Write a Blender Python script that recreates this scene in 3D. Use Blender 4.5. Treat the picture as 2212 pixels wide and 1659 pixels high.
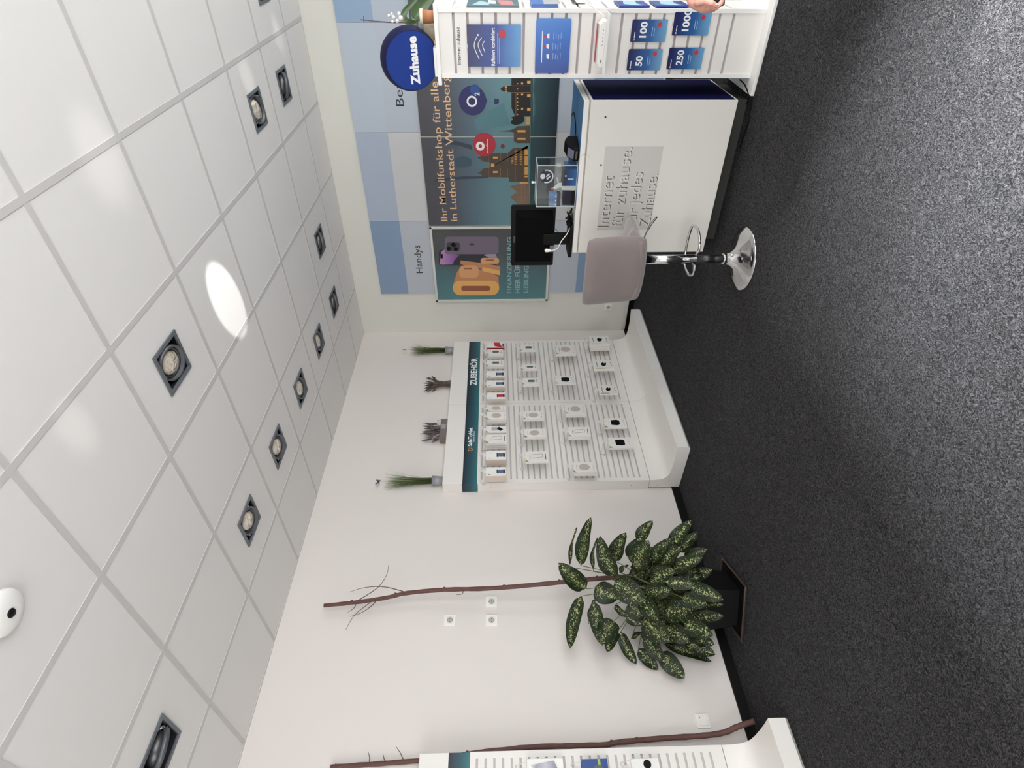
import bpy, math, random
from mathutils import Vector, Matrix
random.seed(7)
PI = math.pi
scn = bpy.context.scene
for o in list(bpy.data.objects): bpy.data.objects.remove(o)

# ---------------------------------------------------------------- camera (photo is a portrait shot lying on its side)
CH = 1.55                      # lens height above the carpet
FPX = 1233.3                   # focal length in pixels of the 2212 px wide frame
YAW, PITCH, ROLL = 0.70998, -0.0246, -0.0127
Fv = Vector((math.cos(YAW)*math.cos(PITCH), math.sin(YAW)*math.cos(PITCH), math.sin(PITCH)))
R0 = Vector((math.sin(YAW), -math.cos(YAW), 0)); U0 = R0.cross(Fv)
Rv = math.cos(ROLL)*R0 + math.sin(ROLL)*U0
Uv = -math.sin(ROLL)*R0 + math.cos(ROLL)*U0
cam_d = bpy.data.cameras.new('camera'); cam = bpy.data.objects.new('camera', cam_d)
scn.collection.objects.link(cam); scn.camera = cam
cam_d.sensor_fit = 'HORIZONTAL'; cam_d.sensor_width = 36.0; cam_d.lens = 36.0*FPX/2212.0
cam_d.clip_start = 0.02; cam_d.clip_end = 100
# image +x is "down" in the room, image up is the room's right
cx, cy, cz = -Uv, Rv, -Fv
cam.matrix_world = Matrix(((cx[0], cy[0], cz[0], 0), (cx[1], cy[1], cz[1], 0), (cx[2], cy[2], cz[2], CH), (0, 0, 0, 1)))

# ---------------------------------------------------------------- world, daylight, exposure
scn.view_settings.view_transform = 'Standard'; scn.view_settings.look = 'None'
scn.view_settings.gamma = 1.0; scn.view_settings.use_curve_mapping = False
scn.view_settings.exposure = -0.14
w = bpy.data.worlds.new('sky'); scn.world = w; w.use_nodes = True
w.node_tree.nodes['Background'].inputs[0].default_value = (0.80, 0.90, 1.0, 1)
w.node_tree.nodes['Background'].inputs[1].default_value = 1.0

def area(name, loc, rot, sx, sy, power, col):
    d = bpy.data.lights.new(name, 'AREA'); d.shape = 'RECTANGLE'; d.size = sx; d.size_y = sy
    d.energy = power; d.color = col
    o = bpy.data.objects.new(name, d); scn.collection.objects.link(o); o.location = loc; o.rotation_euler = rot
    return o
def spot(name, loc, target, deg, blend, power, col, rad=0.01):
    d = bpy.data.lights.new(name, 'SPOT'); d.spot_size = math.radians(deg); d.spot_blend = blend
    d.energy = power; d.color = col; d.shadow_soft_size = rad
    o = bpy.data.objects.new(name, d); scn.collection.objects.link(o); o.location = loc
    o.rotation_euler = (Vector(target)-Vector(loc)).to_track_quat('-Z', 'Y').to_euler()
    return o
# daylight through the shop front (right of and behind the camera)
area('daylight_window_1', (3.8, -1.98, 1.1), (PI/2, 0, 0), 2.6, 1.9, 92, (1.0, 0.985, 0.97))
area('daylight_window_2', (0.57, -1.98, 1.30), (PI/2, 0, 0), 2.7, 2.5, 146, (1.0, 0.985, 0.985))
area('daylight_window_3', (-2.85, 1.0, 1.55), (0, -PI/2, 0), 2.4, 3.6, 132, (1.0, 0.975, 0.96))
# bright open sky high above the street in front of the window
area('bright_sky', (1.15, -5.9, 6.55), (math.radians(43), 0, math.radians(2)), 1.8, 1.6, 13500, (0.95, 0.97, 1.0))
# sun coming in low and thrown up to the ceiling by shiny things near the shop front
spot('sun_glint_ceiling', (1.9, -1.4, 0.9), (2.85, 1.78, 3.10), 4.7, 0.25, 900, (1, 0.99, 0.97))
spot('sun_glint_left', (1.2, -1.6, 0.8), (1.53, 1.50, 3.10), 3.0, 1.0, 150, (1, 0.99, 0.93))
spot('sun_glint_near', (2.2, -1.6, 0.8), (2.33, 0.80, 3.10), 6.0, 1.0, 110, (1, 0.99, 0.95))
spot('sun_glint_far', (3.2, -1.6, 0.8), (4.03, 0.90, 3.10), 4.0, 1.0, 150, (1, 0.99, 0.95))
spot('sun_glint_corner', (3.8, -1.8, 0.8), (4.80, 0.78, 3.10), 3.2, 1.0, 150, (1, 0.99, 0.95))
spot('sun_carpet', (1.6, -1.72, 2.5), (2.02, 0.29, 0.0), 3.6, 0.35, 900, (1, 0.98, 0.95), 0.005)
spot('sun_carpet_streak', (1.75, -1.72, 2.5), (2.28, 0.36, 0.0), 4.5, 1.0, 160, (1, 0.98, 0.95), 0.005)

# ---------------------------------------------------------------- helpers
def ray(x, y):
    return Fv + Rv*((1659-y-829.5)/FPX) - Uv*((x-1106)/FPX)
def W(x, y, ax, val):
    """point of the photograph on the world plane axis=val"""
    d = ray(x, y); k = (val-(CH if ax == 2 else 0))/d[ax]
    return Vector((d[0]*k, d[1]*k, CH+d[2]*k))
def D(x, y, dep):
    d = ray(x, y)*dep; return Vector((d[0], d[1], CH+d[2]))

def lin(c):
    c = c/255.0
    return c/12.92 if c <= 0.04045 else ((c+0.055)/1.055)**2.4
def rgb(t): return (lin(t[0]), lin(t[1]), lin(t[2]), 1)
MATS = {}
def mat(name, col, rough=0.5, metal=0.0, spec=0.5, noise=0.0, nscale=40, bump=0.0, bscale=200, coat=0.0, sheen=0.0):
    if name in MATS: return MATS[name]
    m = bpy.data.materials.new(name); m.use_nodes = True; MATS[name] = m
    nt = m.node_tree; b = nt.nodes['Principled BSDF']
    b.inputs['Base Color'].default_value = rgb(col); b.inputs['Roughness'].default_value = rough
    b.inputs['Metallic'].default_value = metal; b.inputs['Specular IOR Level'].default_value = spec
    b.inputs['Coat Weight'].default_value = coat; b.inputs['Sheen Weight'].default_value = sheen
    tc = nt.nodes.new('ShaderNodeTexCoord')
    if noise > 0:
        n = nt.nodes.new('ShaderNodeTexNoise'); n.inputs['Scale'].default_value = nscale; n.inputs['Detail'].default_value = 4
        nt.links.new(tc.outputs['Object'], n.inputs['Vector'])
        mx = nt.nodes.new('ShaderNodeMix'); mx.data_type = 'RGBA'
        c = rgb(col); a = 1-noise; d = 1+noise
        mx.inputs['A'].default_value = (c[0]*a, c[1]*a, c[2]*a, 1); mx.inputs['B'].default_value = (min(1, c[0]*d), min(1, c[1]*d), min(1, c[2]*d), 1)
        nt.links.new(n.outputs['Fac'], mx.inputs['Factor']); nt.links.new(mx.outputs['Result'], b.inputs['Base Color'])
    if bump > 0:
        n2 = nt.nodes.new('ShaderNodeTexNoise'); n2.inputs['Scale'].default_value = bscale; n2.inputs['Detail'].default_value = 3
        nt.links.new(tc.outputs['Object'], n2.inputs['Vector'])
        bp = nt.nodes.new('ShaderNodeBump'); bp.inputs['Strength'].default_value = bump; bp.inputs['Distance'].default_value = 0.004
        nt.links.new(n2.outputs['Fac'], bp.inputs['Height']); nt.links.new(bp.outputs['Normal'], b.inputs['Normal'])
    return m
def grad(name, axis, a, b, stops, rough=0.5, noise=0.0, nscale=6):
    """print with a colour gradient along one object axis from a to b"""
    if name in MATS: return MATS[name]
    m = mat(name, (200, 200, 200), rough); nt = m.node_tree; bs = nt.nodes['Principled BSDF']
    tc = nt.nodes.new('ShaderNodeTexCoord'); sp = nt.nodes.new('ShaderNodeSeparateXYZ')
    nt.links.new(tc.outputs['Object'], sp.inputs[0])
    mr = nt.nodes.new('ShaderNodeMapRange'); mr.inputs['From Min'].default_value = a; mr.inputs['From Max'].default_value = b
    nt.links.new(sp.outputs['XYZ'.index(axis)], mr.inputs['Value'])
    src = mr.outputs['Result']
    if noise > 0:
        n = nt.nodes.new('ShaderNodeTexNoise'); n.inputs['Scale'].default_value = nscale; n.inputs['Detail'].default_value = 3
        nt.links.new(tc.outputs['Object'], n.inputs['Vector'])
        ma = nt.nodes.new('ShaderNodeMath'); ma.operation = 'MULTIPLY_ADD'
        ma.inputs[1].default_value = noise; nt.links.new(n.outputs['Fac'], ma.inputs[0]); nt.links.new(src, ma.inputs[2])
        m2 = nt.nodes.new('ShaderNodeMath'); m2.operation = 'SUBTRACT'; m2.inputs[1].default_value = noise*0.5
        nt.links.new(ma.outputs[0], m2.inputs[0]); src = m2.outputs[0]
    cr = nt.nodes.new('ShaderNodeValToRGB'); nt.links.new(src, cr.inputs['Fac'])
    e = cr.color_ramp.elements
    while len(e) < len(stops): e.new(0.5)
    for i, (p, c) in enumerate(stops): e[i].position = p; e[i].color = rgb(c)
    nt.links.new(cr.outputs['Color'], bs.inputs['Base Color'])
    return m

def tag(o, label=None, cat=None, group=None, kind=None):
    if label: o['label'] = label
    if cat: o['category'] = cat
    if group: o['group'] = group
    if kind: o['kind'] = kind
    return o
FB = Matrix(((0, 0, -1), (-1, 0, 0), (0, 1, 0)))     # local (right, up, out) for faces looking towards -X
FA = Matrix(((1, 0, 0), (0, 0, -1), (0, 1, 0)))      # local (right, up, out) for faces looking towards -Y
def thing(name, label, cat, loc=(0, 0, 0), rotz=0, group=None, frame=None):
    o = bpy.data.objects.new(name, None); scn.collection.objects.link(o); o.empty_display_size = 0.05
    if frame is not None:
        o.matrix_world = Matrix.Translation(Vector(loc)) @ frame.to_4x4()
    else:
        o.location = loc; o.rotation_euler = (0, 0, rotz)
    return tag(o, label, cat, group)
def fl(P, root, frame):
    """world point -> local (u,v,n) in a framed thing located at root"""
    q = frame.transposed() @ (Vector(P)-Vector(root)); return q

class MB:
    def __init__(s): s.v = []; s.f = []; s.uv = None
    def add(s, vs, fs):
        k = len(s.v); s.v += [tuple(p) for p in vs]; s.f += [tuple(i+k for i in f) for f in fs]; return s
    def box(s, x0, x1, y0, y1, z0, z1):
        return s.add([(x0,y0,z0),(x1,y0,z0),(x1,y1,z0),(x0,y1,z0),(x0,y0,z1),(x1,y0,z1),(x1,y1,z1),(x0,y1,z1)],
                     [(0,3,2,1),(4,5,6,7),(0,1,5,4),(1,2,6,5),(2,3,7,6),(3,0,4,7)])
    def prism(s, pts, a, b, plane='xy'):
        """polygon (list of 2D) extruded from a to b along the remaining axis"""
        ar = sum(pts[i][0]*pts[(i+1) % len(pts)][1]-pts[(i+1) % len(pts)][0]*pts[i][1] for i in range(len(pts)))
        if ar < 0: pts = pts[::-1]
        def P(p, t):
            if plane == 'xy': return (p[0], p[1], t)
            if plane == 'xz': return (p[0], t, p[1])
            return (t, p[0], p[1])
        if a > b: a, b = b, a
        n = len(pts); vs = [P(p, a) for p in pts]+[P(p, b) for p in pts]
        fs = [tuple(range(n-1, -1, -1)), tuple(range(n, 2*n))]+[(i, (i+1) % n, n+(i+1) % n, n+i) for i in range(n)]
        if plane == 'xz': fs = [f[::-1] for f in fs]
        return s.add(vs, fs)
    def lathe(s, prof, c=(0, 0, 0), seg=28, ax=2):
        """profile list of (radius, height) round a vertical axis"""
        vs = []; fs = []; n = len(prof)
        for k in range(seg):
            a = 2*PI*k/seg
            for r, h in prof:
                p = (r*math.cos(a), r*math.sin(a), h)
                if ax == 0: p = (p[2], p[0], p[1])
                if ax == 1: p = (p[1], p[2], p[0])
                vs.append((p[0]+c[0], p[1]+c[1], p[2]+c[2]))
        for k in range(seg):
            for i in range(n-1):
                a = k*n+i; b = ((k+1) % seg)*n+i
                fs.append((a, b, b+1, a+1))
        s.add(vs, fs); k0 = len(s.v)-len(vs)
        if prof[0][0] > 1e-6: s.f.append(tuple(k0+k*n for k in range(seg-1, -1, -1)))
        if prof[-1][0] > 1e-6: s.f.append(tuple(k0+k*n+n-1 for k in range(seg)))
        return s
    def tube(s, pts, r, seg=8, closed=False):
        pts = [Vector(p) for p in pts]; n = len(pts)
        rs = r if isinstance(r, (list, tuple)) else [r]*n
        up = None; vs = []
        for i, p in enumerate(pts):
            if closed: t = pts[(i+1) % n]-pts[i-1]
            else: t = pts[min(i+1, n-1)]-pts[max(i-1, 0)]
            t.normalize()
            if up is None:
                up = Vector((0, 0, 1)) if abs(t.z) < 0.9 else Vector((1, 0, 0))
            a = t.cross(up).normalized(); up = a.cross(t).normalized(); b = up
            for k in range(seg):
                th = 2*PI*k/seg; vs.append(p+(a*math.cos(th)+b*math.sin(th))*rs[i])
        fs = []
        for i in range(n if closed else n-1):
            j = (i+1) % n
            for k in range(seg):
                fs.append((i*seg+k, i*seg+(k+1) % seg, j*seg+(k+1) % seg, j*seg+k))
        if not closed: fs += [tuple(range(seg-1, -1, -1)), tuple((n-1)*seg+k for k in range(seg))]
        return s.add(vs, fs)
    def capsule(s, p0, p1, r0, r1, seg=14, sx=None):
        """tapered capsule; sx = (axis, factor) squashes the section along an axis"""
        p0 = Vector(p0); p1 = Vector(p1); t = (p1-p0).normalized()
        up = Vector((0, 0, 1)) if abs(t.z) < 0.9 else Vector((1, 0, 0))
        if sx: up = Vector(sx[0])
        a = t.cross(up).normalized(); b = a.cross(t).normalized(); q = sx[1] if sx else 1
        rings = []
        for k in range(5): an = -PI/2+k*PI/8; rings.append((p0+t*r0*math.sin(an), r0*math.cos(an)))
        for k in range(5): an = k*PI/8; rings.append((p1+t*r1*math.sin(an), r1*math.cos(an)))
        vs = []; m = len(rings)
        for c, r in rings:
            r = max(r, 1e-4)
            for k in range(seg):
                th = 2*PI*k/seg; vs.append(c+a*r*math.cos(th)+b*r*q*math.sin(th))
        fs = [(i*seg+k, i*seg+(k+1) % seg, (i+1)*seg+(k+1) % seg, (i+1)*seg+k) for i in range(m-1) for k in range(seg)]
        fs += [tuple(range(seg-1, -1, -1)), tuple((m-1)*seg+k for k in range(seg))]
        return s.add(vs, fs)
    def ell(s, c, rx, ry, rz, seg=16, rings=10):
        vs = []; fs = []
        for i in range(rings+1):
            th = PI*i/rings
            for k in range(seg):
                ph = 2*PI*k/seg
                vs.append((c[0]+rx*math.sin(th)*math.cos(ph), c[1]+ry*math.sin(th)*math.sin(ph), c[2]-rz*math.cos(th)))
        for i in range(rings):
            for k in range(seg):
                fs.append((i*seg+k, i*seg+(k+1) % seg, (i+1)*seg+(k+1) % seg, (i+1)*seg+k))
        return s.add(vs, fs)
    def build(s, name, m, parent=None, smooth=False, bevel=0, seg=2, sub=0, loc=None):
        me = bpy.data.meshes.new(name); me.from_pydata(s.v, [], s.f); me.update()
        if s.uv:
            uvl = me.uv_layers.new(name='uv')
            for l in me.loops: uvl.data[l.index].uv = s.uv[l.vertex_index]
        o = bpy.data.objects.new(name, me); scn.collection.objects.link(o); me.materials.append(m)
        if parent is not None: o.parent = parent
        if loc is not None: o.location = loc
        if bevel > 0:
            md = o.modifiers.new('bevel', 'BEVEL'); md.width = bevel; md.segments = seg; md.limit_method = 'ANGLE'
            md.angle_limit = math.radians(40)
        if sub: md = o.modifiers.new('sub', 'SUBSURF'); md.levels = sub; md.render_levels = sub
        if smooth or bevel > 0:
            for p in me.polygons: p.use_smooth = True
            if not smooth or bevel > 0:
                try: me.set_sharp_from_angle(angle=math.radians(35))
                except Exception: pass
        return o
def rrect(x0, x1, y0, y1, r, n=4):
    pts = []
    for cx_, cy_, a0 in ((x1-r, y1-r, 0), (x0+r, y1-r, 90), (x0+r, y0+r, 180), (x1-r, y0+r, 270)):
        for k in range(n+1):
            a = math.radians(a0+90*k/n); pts.append((cx_+r*math.cos(a), cy_+r*math.sin(a)))
    return pts
def circ(x, y, r, n=24, ry=None):
    ry = ry or r
    return [(x+r*math.cos(2*PI*k/n), y+ry*math.sin(2*PI*k/n)) for k in range(n)]
def ringpoly(mb, x, y, r0, r1, z0, z1, n=28, a0=0, a1=360):
    """flat ring or arc as quads with thickness"""
    full = abs(a1-a0) >= 360; m = n if full else n+1; vs = []
    for k in range(m):
        a = math.radians(a0+(a1-a0)*k/n)
        for r in (r0, r1):
            for z in (z0, z1): vs.append((x+r*math.cos(a), y+r*math.sin(a), z))
    fs = []
    for k in range(n):
        i = 4*k; j = 4*((k+1) % m)
        fs += [(i+1, i+3, j+3, j+1), (i, j, j+2, i+2), (i, i+1, j+1, j), (i+2, j+2, j+3, i+3)]
    if not full: fs += [(0, 2, 3, 1), (4*n, 4*n+1, 4*n+3, 4*n+2)]
    mb.add(vs, fs)

def text_mb(s, u0, v0, wd=None, ht=None, n=0.0, th=0.0008, bold=0.0, align='L'):
    """lettering fitted to a box: u0,v0 lower left (or centre bottom) of the glyph bounds"""
    cu = bpy.data.curves.new('lettering', 'FONT'); cu.body = s; cu.size = 1.0; cu.offset = bold; cu.resolution_u = 3
    cu.extrude = 0.0
    o = bpy.data.objects.new('lettering', cu); scn.collection.objects.link(o)
    dg = bpy.context.evaluated_depsgraph_get(); me = bpy.data.meshes.new_from_object(o.evaluated_get(dg))
    bpy.data.objects.remove(o); bpy.data.curves.remove(cu)
    xs = [v.co.x for v in me.vertices]; ys = [v.co.y for v in me.vertices]
    x0, x1, y0, y1 = min(xs), max(xs), min(ys), max(ys)
    sx = wd/(x1-x0) if wd else None; sy = ht/(y1-y0) if ht else None
    if sx is None: sx = sy
    if sy is None: sy = sx
    off = -(x1-x0)*sx/2 if align == 'C' else 0
    mb = MB(); V = [((v.co.x-x0)*sx+u0+off, (v.co.y-y0)*sy+v0) for v in me.vertices]
    fs = [tuple(p.vertices) for p in me.polygons]
    N = len(V)
    top = [(a, b, n+th) for a, b in V]
    mb.add(top, fs)
    if th > 0.002:      # raised letters get walls
        from collections import Counter
        cnt = Counter()
        for f in fs:
            for i in range(len(f)): cnt[(f[i], f[(i+1) % len(f)])] += 1
        mb.add([(a, b, n) for a, b in V], [])
        for (a, b) in cnt:
            if (b, a) not in cnt: mb.f.append((a, a+N, b+N, b)[::-1])
    bpy.data.meshes.remove(me)
    return mb

# ---------------------------------------------------------------- materials
m_wall = mat('wall_paint', (226, 219, 214), 0.85, bump=0.12, bscale=500)
m_wallB = mat('wall_paint_back', (222, 221, 212), 0.85, bump=0.12, bscale=500)
m_tile = mat('ceiling_tile', (228, 225, 222), 0.8, bump=0.08, bscale=600)
m_grid = mat('ceiling_grid', (203, 200, 197), 0.6)
m_base = mat('black_baseboard', (12, 11, 11), 0.7, spec=0.2)
m_white = mat('white_laminate', (235, 231, 226), 0.42)
m_white2 = mat('white_plastic', (240, 238, 234), 0.35)
m_gap = mat('slat_groove', (196, 188, 188), 0.6)
m_wire = mat('white_wire', (215, 212, 208), 0.3)
m_chrome = mat('chrome', (215, 215, 215), 0.13, 1.0)
m_dkchrome = mat('dark_chrome', (120, 118, 118), 0.18, 1.0)
m_black = mat('black_plastic', (8, 8, 8), 0.5, spec=0.2)
m_black2 = mat('black_matte', (6, 6, 6), 0.8, spec=0.1)
m_ink = mat('dark_ink', (45, 42, 52), 0.6)
m_inkgrey = mat('grey_ink', (120, 118, 122), 0.6)
m_fixture = mat('fixture_grey', (98, 103, 108), 0.45, 0.0)
m_fixdark = mat('fixture_dark', (34, 35, 38), 0.5)
m_red = mat('red_print', (190, 45, 62), 0.4)
m_whiteprint = mat('white_print', (240, 240, 240), 0.5)
m_navy = mat('navy_panel', (9, 10, 58), 0.7, spec=0.08)
m_blue = mat('sign_blue', (30, 58, 136), 0.6, spec=0.25)
m_bluetop = mat('blue_desktop', (58, 112, 160), 0.5)
m_beige = mat('beige_card', (214, 200, 186), 0.6)
m_green = mat('green_print', (120, 135, 50), 0.5)

def carpet_mat():
    m = bpy.data.materials.new('carpet'); m.use_nodes = True; nt = m.node_tree; b = nt.nodes['Principled BSDF']
    b.inputs['Roughness'].default_value = 1.0; b.inputs['Specular IOR Level'].default_value = 0.1
    b.inputs['Sheen Weight'].default_value = 0.05; b.inputs['Sheen Roughness'].default_value = 0.6
    tc = nt.nodes.new('ShaderNodeTexCoord')
    mp = nt.nodes.new('ShaderNodeMapping'); nt.links.new(tc.outputs['Object'], mp.inputs['Vector'])
    n = nt.nodes.new('ShaderNodeTexNoise'); n.inputs['Scale'].default_value = 50; n.inputs['Detail'].default_value = 3
    n.inputs['Roughness'].default_value = 0.55; n.inputs['Distortion'].default_value = 3.2
    nt.links.new(mp.outputs[0], n.inputs['Vector'])
    n1 = nt.nodes.new('ShaderNodeTexNoise'); n1.inputs['Scale'].default_value = 150; n1.inputs['Detail'].default_value = 2; n1.inputs['Distortion'].default_value = 3.0
    nt.links.new(mp.outputs[0], n1.inputs['Vector'])
    ad = nt.nodes.new('ShaderNodeMath'); ad.operation = 'MULTIPLY_ADD'; ad.inputs[1].default_value = 0.55
    nt.links.new(n1.outputs['Fac'], ad.inputs[0]); nt.links.new(n.outputs['Fac'], ad.inputs[2])
    cr = nt.nodes.new('ShaderNodeValToRGB'); nt.links.new(ad.outputs[0], cr.inputs['Fac'])
    e = cr.color_ramp.elements; e[0].position = 0.63; e[0].color = rgb((12, 12, 13)); e[1].position = 0.96; e[1].color = rgb((106, 104, 106))
    k = e.new(0.74); k.color = rgb((52, 51, 52))
    n2 = nt.nodes.new('ShaderNodeTexNoise'); n2.inputs['Scale'].default_value = 1.3; n2.inputs['Detail'].default_value = 2
    nt.links.new(tc.outputs['Object'], n2.inputs['Vector'])
    mx = nt.nodes.new('ShaderNodeMix'); mx.data_type = 'RGBA'; mx.blend_type = 'MULTIPLY'; mx.inputs['Factor'].default_value = 1
    c2 = nt.nodes.new('ShaderNodeValToRGB'); nt.links.new(n2.outputs['Fac'], c2.inputs['Fac'])
    c2.color_ramp.elements[0].position = 0.35; c2.color_ramp.elements[0].color = (0.82, 0.80, 0.80, 1)
    c2.color_ramp.elements[1].position = 0.65; c2.color_ramp.elements[1].color = (1.0, 1.0, 1.02, 1)
    nt.links.new(cr.outputs['Color'], mx.inputs['A']); nt.links.new(c2.outputs['Color'], mx.inputs['B'])
    nt.links.new(mx.outputs['Result'], b.inputs['Base Color'])
    bp = nt.nodes.new('ShaderNodeBump'); bp.inputs['Strength'].default_value = 1.0; bp.inputs['Distance'].default_value = 0.018
    nt.links.new(ad.outputs[0], bp.inputs['Height']); nt.links.new(bp.outputs['Normal'], b.inputs['Normal'])
    return m
def glass_mat(name, tint=(1, 1, 1), gloss=0.12, fac=0.10):
    m = bpy.data.materials.new(name); m.use_nodes = True; nt = m.node_tree
    for nd in list(nt.nodes): nt.nodes.remove(nd)
    out = nt.nodes.new('ShaderNodeOutputMaterial'); mix = nt.nodes.new('ShaderNodeMixShader')
    t = nt.nodes.new('ShaderNodeBsdfTransparent'); t.inputs[0].default_value = (*tint, 1)
    g = nt.nodes.new('ShaderNodeBsdfGlossy'); g.inputs['Roughness'].default_value = gloss
    mix.inputs[0].default_value = fac
    nt.links.new(t.outputs[0], mix.inputs[1]); nt.links.new(g.outputs[0], mix.inputs[2]); nt.links.new(mix.outputs[0], out.inputs[0])
    return m
m_pane = glass_mat('window_glass', (0.97, 0.98, 0.98), 0.02, 0.05)
m_acryl = glass_mat('acrylic', (0.93, 0.95, 0.95), 0.05, 0.07)
m_acryl_edge = mat('acrylic_edge', (190, 200, 200), 0.2)

# ---------------------------------------------------------------- room shell
XB, YA, XF, YR, HC = 5.47, 3.89, -2.6, -1.8, 3.103
def struct(name, mb, m, parent=None, **k):
    o = mb.build(name, m, parent, **k)
    if parent is None: o['kind'] = 'structure'
    return o
struct('floor', MB().box(XF-0.15, XB+0.15, YR-0.15, YA+0.15, -0.1, 0.0), carpet_mat())
struct('wall_left', MB().box(XF-0.15, XB+0.15, YA, YA+0.15, 0, HC+0.3), m_wall)
struct('wall_back', MB().box(XB, XB+0.15, YR-0.15, YA, 0, HC+0.3), m_wallB)
def wall_open(mb, axis, c0, c1, a0, a1, opens, z0, z1):
    """wall along an axis with rectangular openings [(s,e)] between z0 and z1"""
    def bx(s, e, l, h):
        if axis == 'x': mb.box(s, e, c0, c1, l, h)
        else: mb.box(c0, c1, s, e, l, h)
    bx(a0, a1, 0, z0); bx(a0, a1, z1, HC+0.3); p = a0
    for s, e in opens: bx(p, s, z0, z1); p = e
    bx(p, a1, z0, z1)
mb = MB(); wall_open(mb, 'x', YR-0.15, YR, XF-0.15, XB+0.15, [(-0.8, 1.95)], 0.12, 2.8); mb2 = MB(); mb2.v = mb.v; mb2.f = mb.f; mb = MB()
mb.box(XF-0.15, XB+0.15, YR-0.15, YR, 0, 0.12); mb.box(XF-0.15, XB+0.15, YR-0.15, YR, 2.8, HC+0.3)
mb.box(XF-0.15, -0.8, YR-0.15, YR, 0.12, 2.8); mb.box(1.95, 2.5, YR-0.15, YR, 0.12, 2.8); mb.box(2.5, 5.1, YR-0.15, YR, 2.1, 2.8); mb.box(5.1, XB+0.15, YR-0.15, YR, 0.12, 2.8)  # unseen wall; pier and lintel shaped to cut off the sky beam
struct('wall_right', mb, m_wall)
mb = MB(); wall_open(mb, 'y', XF-0.15, XF, YR, YA, [(-0.8, 2.8)], 0.3, 2.75); struct('wall_front', mb, m_wall)
def window(n, axis, c, s, e, z0, z1, k):
    fr = MB(); pn = MB()
    def bx(m_, a, b, l, h, t):
        if axis == 'x': m_.box(a, b, c-t, c+t, l, h)
        else: m_.box(c-t, c+t, a, b, l, h)
    bx(fr, s, e, z0, z0+0.06, 0.03); bx(fr, s, e, z1-0.06, z1, 0.03)
    for i in range(k+1):
        x = s+(e-s-0.06)*i/k; bx(fr, x, x+0.06, z0+0.06, z1-0.06, 0.03)
    bx(pn, s+0.03, e-0.03, z0+0.03, z1-0.03, 0.003)
    o = struct('window_%d' % n, fr, m_white2); struct('pane', pn, m_pane, o)
window(1, 'x', YR-0.08, 2.5, 5.1, 0.12, 2.1, 3); window(2, 'x', YR-0.08, -0.8, 1.95, 0.12, 2.8, 2); window(3, 'y', XF-0.08, -0.8, 2.8, 0.3, 2.75, 2)
struct('baseboard_left', MB().box(XF, XB, YA-0.016, YA, 0, 0.062), m_base)
struct('baseboard_back', MB().box(XB-0.016, XB, YR, YA-0.016, 0, 0.055), m_base)

# ceiling: 62.5 cm lay-in tiles with holes for the recessed lights
T = 0.625; GX = 0.6123; GY = 0.1466
LIGHTS = [  # centre x, y, tilt direction of the lamp (x,y), strength, label
    (2.175, 1.709, (-0.9, 0.3), 'large recessed ceiling spotlight with unlit cream lamp, nearest the bright sun spot'),
    (2.175, 2.959, (-0.8, -0.6), 'recessed ceiling spotlight with silver lamp above the tall bare branch beside the plant'),
    (2.8, 2.959, (-0.8, -0.6), 'recessed ceiling spotlight in the wall side row, second one towards the back corner'),
    (3.425, 2.959, (-0.2, -1.0), 'recessed ceiling spotlight in the wall side row, third towards the back, half turned lamp'),
    (4.05, 2.959, (0.2, -1.0), 'recessed ceiling spotlight in the wall side row, last but one before the back corner'),
    (4.675, 2.959, (1.0, 0.25), 'recessed ceiling spotlight closest to the back corner, lamp turned away showing its bracket'),
    (4.675, 2.334, (1.0, 0.2), 'single recessed spotlight near the back wall above the mid blue wall panel'),
    (4.05, 1.084, (-0.6, -0.6), 'recessed ceiling spotlight with cream lamp, nearer one of the pair above the round blue sign'),
    (4.675, 1.084, (1.0, 0.3), 'recessed ceiling spotlight with silver bracket, farther one of the pair above the round blue sign'),
    (4.675, 0.459, (1.0, 0.1), 'recessed ceiling spotlight cut off by the photo edge above the orchid'),
    (0.925, 2.959, (0.25, 1.0), 'recessed ceiling spotlight cut off by the edge, lamp turned to the wall showing black housing'),
]
HL = 0.103
tiles = MB(); gridm = MB()
i0 = int(math.floor((XF-GX)/T)); i1 = int(math.ceil((XB-GX)/T)); j0 = int(math.floor((YR-GY)/T)); j1 = int(math.ceil((YA-GY)/T))
for i in range(i0, i1+1):
    for j in range(j0, j1+1):
        a, b, c, d = max(XF, GX+i*T), min(XB, GX+(i+1)*T), max(YR, GY+j*T), min(YA, GY+(j+1)*T)
        if b-a < 0.01 or d-c < 0.01: continue
        L = [l for l in LIGHTS if a < l[0] < b and c < l[1] < d]
        if not L: tiles.box(a, b, c, d, HC, HC+0.015)
        else:
            x, y = L[0][:2]
            tiles.box(a, x-HL, c, d, HC, HC+0.015); tiles.box(x+HL, b, c, d, HC, HC+0.015)
            tiles.box(x-HL, x+HL, c, y-HL, HC, HC+0.015); tiles.box(x-HL, x+HL, y+HL, d, HC, HC+0.015)
ceil = struct('ceiling', tiles, m_tile)
for i in range(i0, i1+2):
    x = GX+i*T
    if XF < x < XB: gridm.box(x-0.0135, x+0.0135, YR, YA, HC-0.0030, HC)
for j in range(j0, j1+2):
    y = GY+j*T
    if YR < y < YA-0.02: gridm.box(XF, XB, y-0.0135, y+0.0135, HC-0.0034, HC-0.0002)
gridm.box(XF, XB, YA-0.012, YA, HC-0.004, HC); gridm.box(XB-0.012, XB, YR, YA, HC-0.004, HC)
struct('ceiling_grid', gridm, m_grid, ceil)

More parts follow.
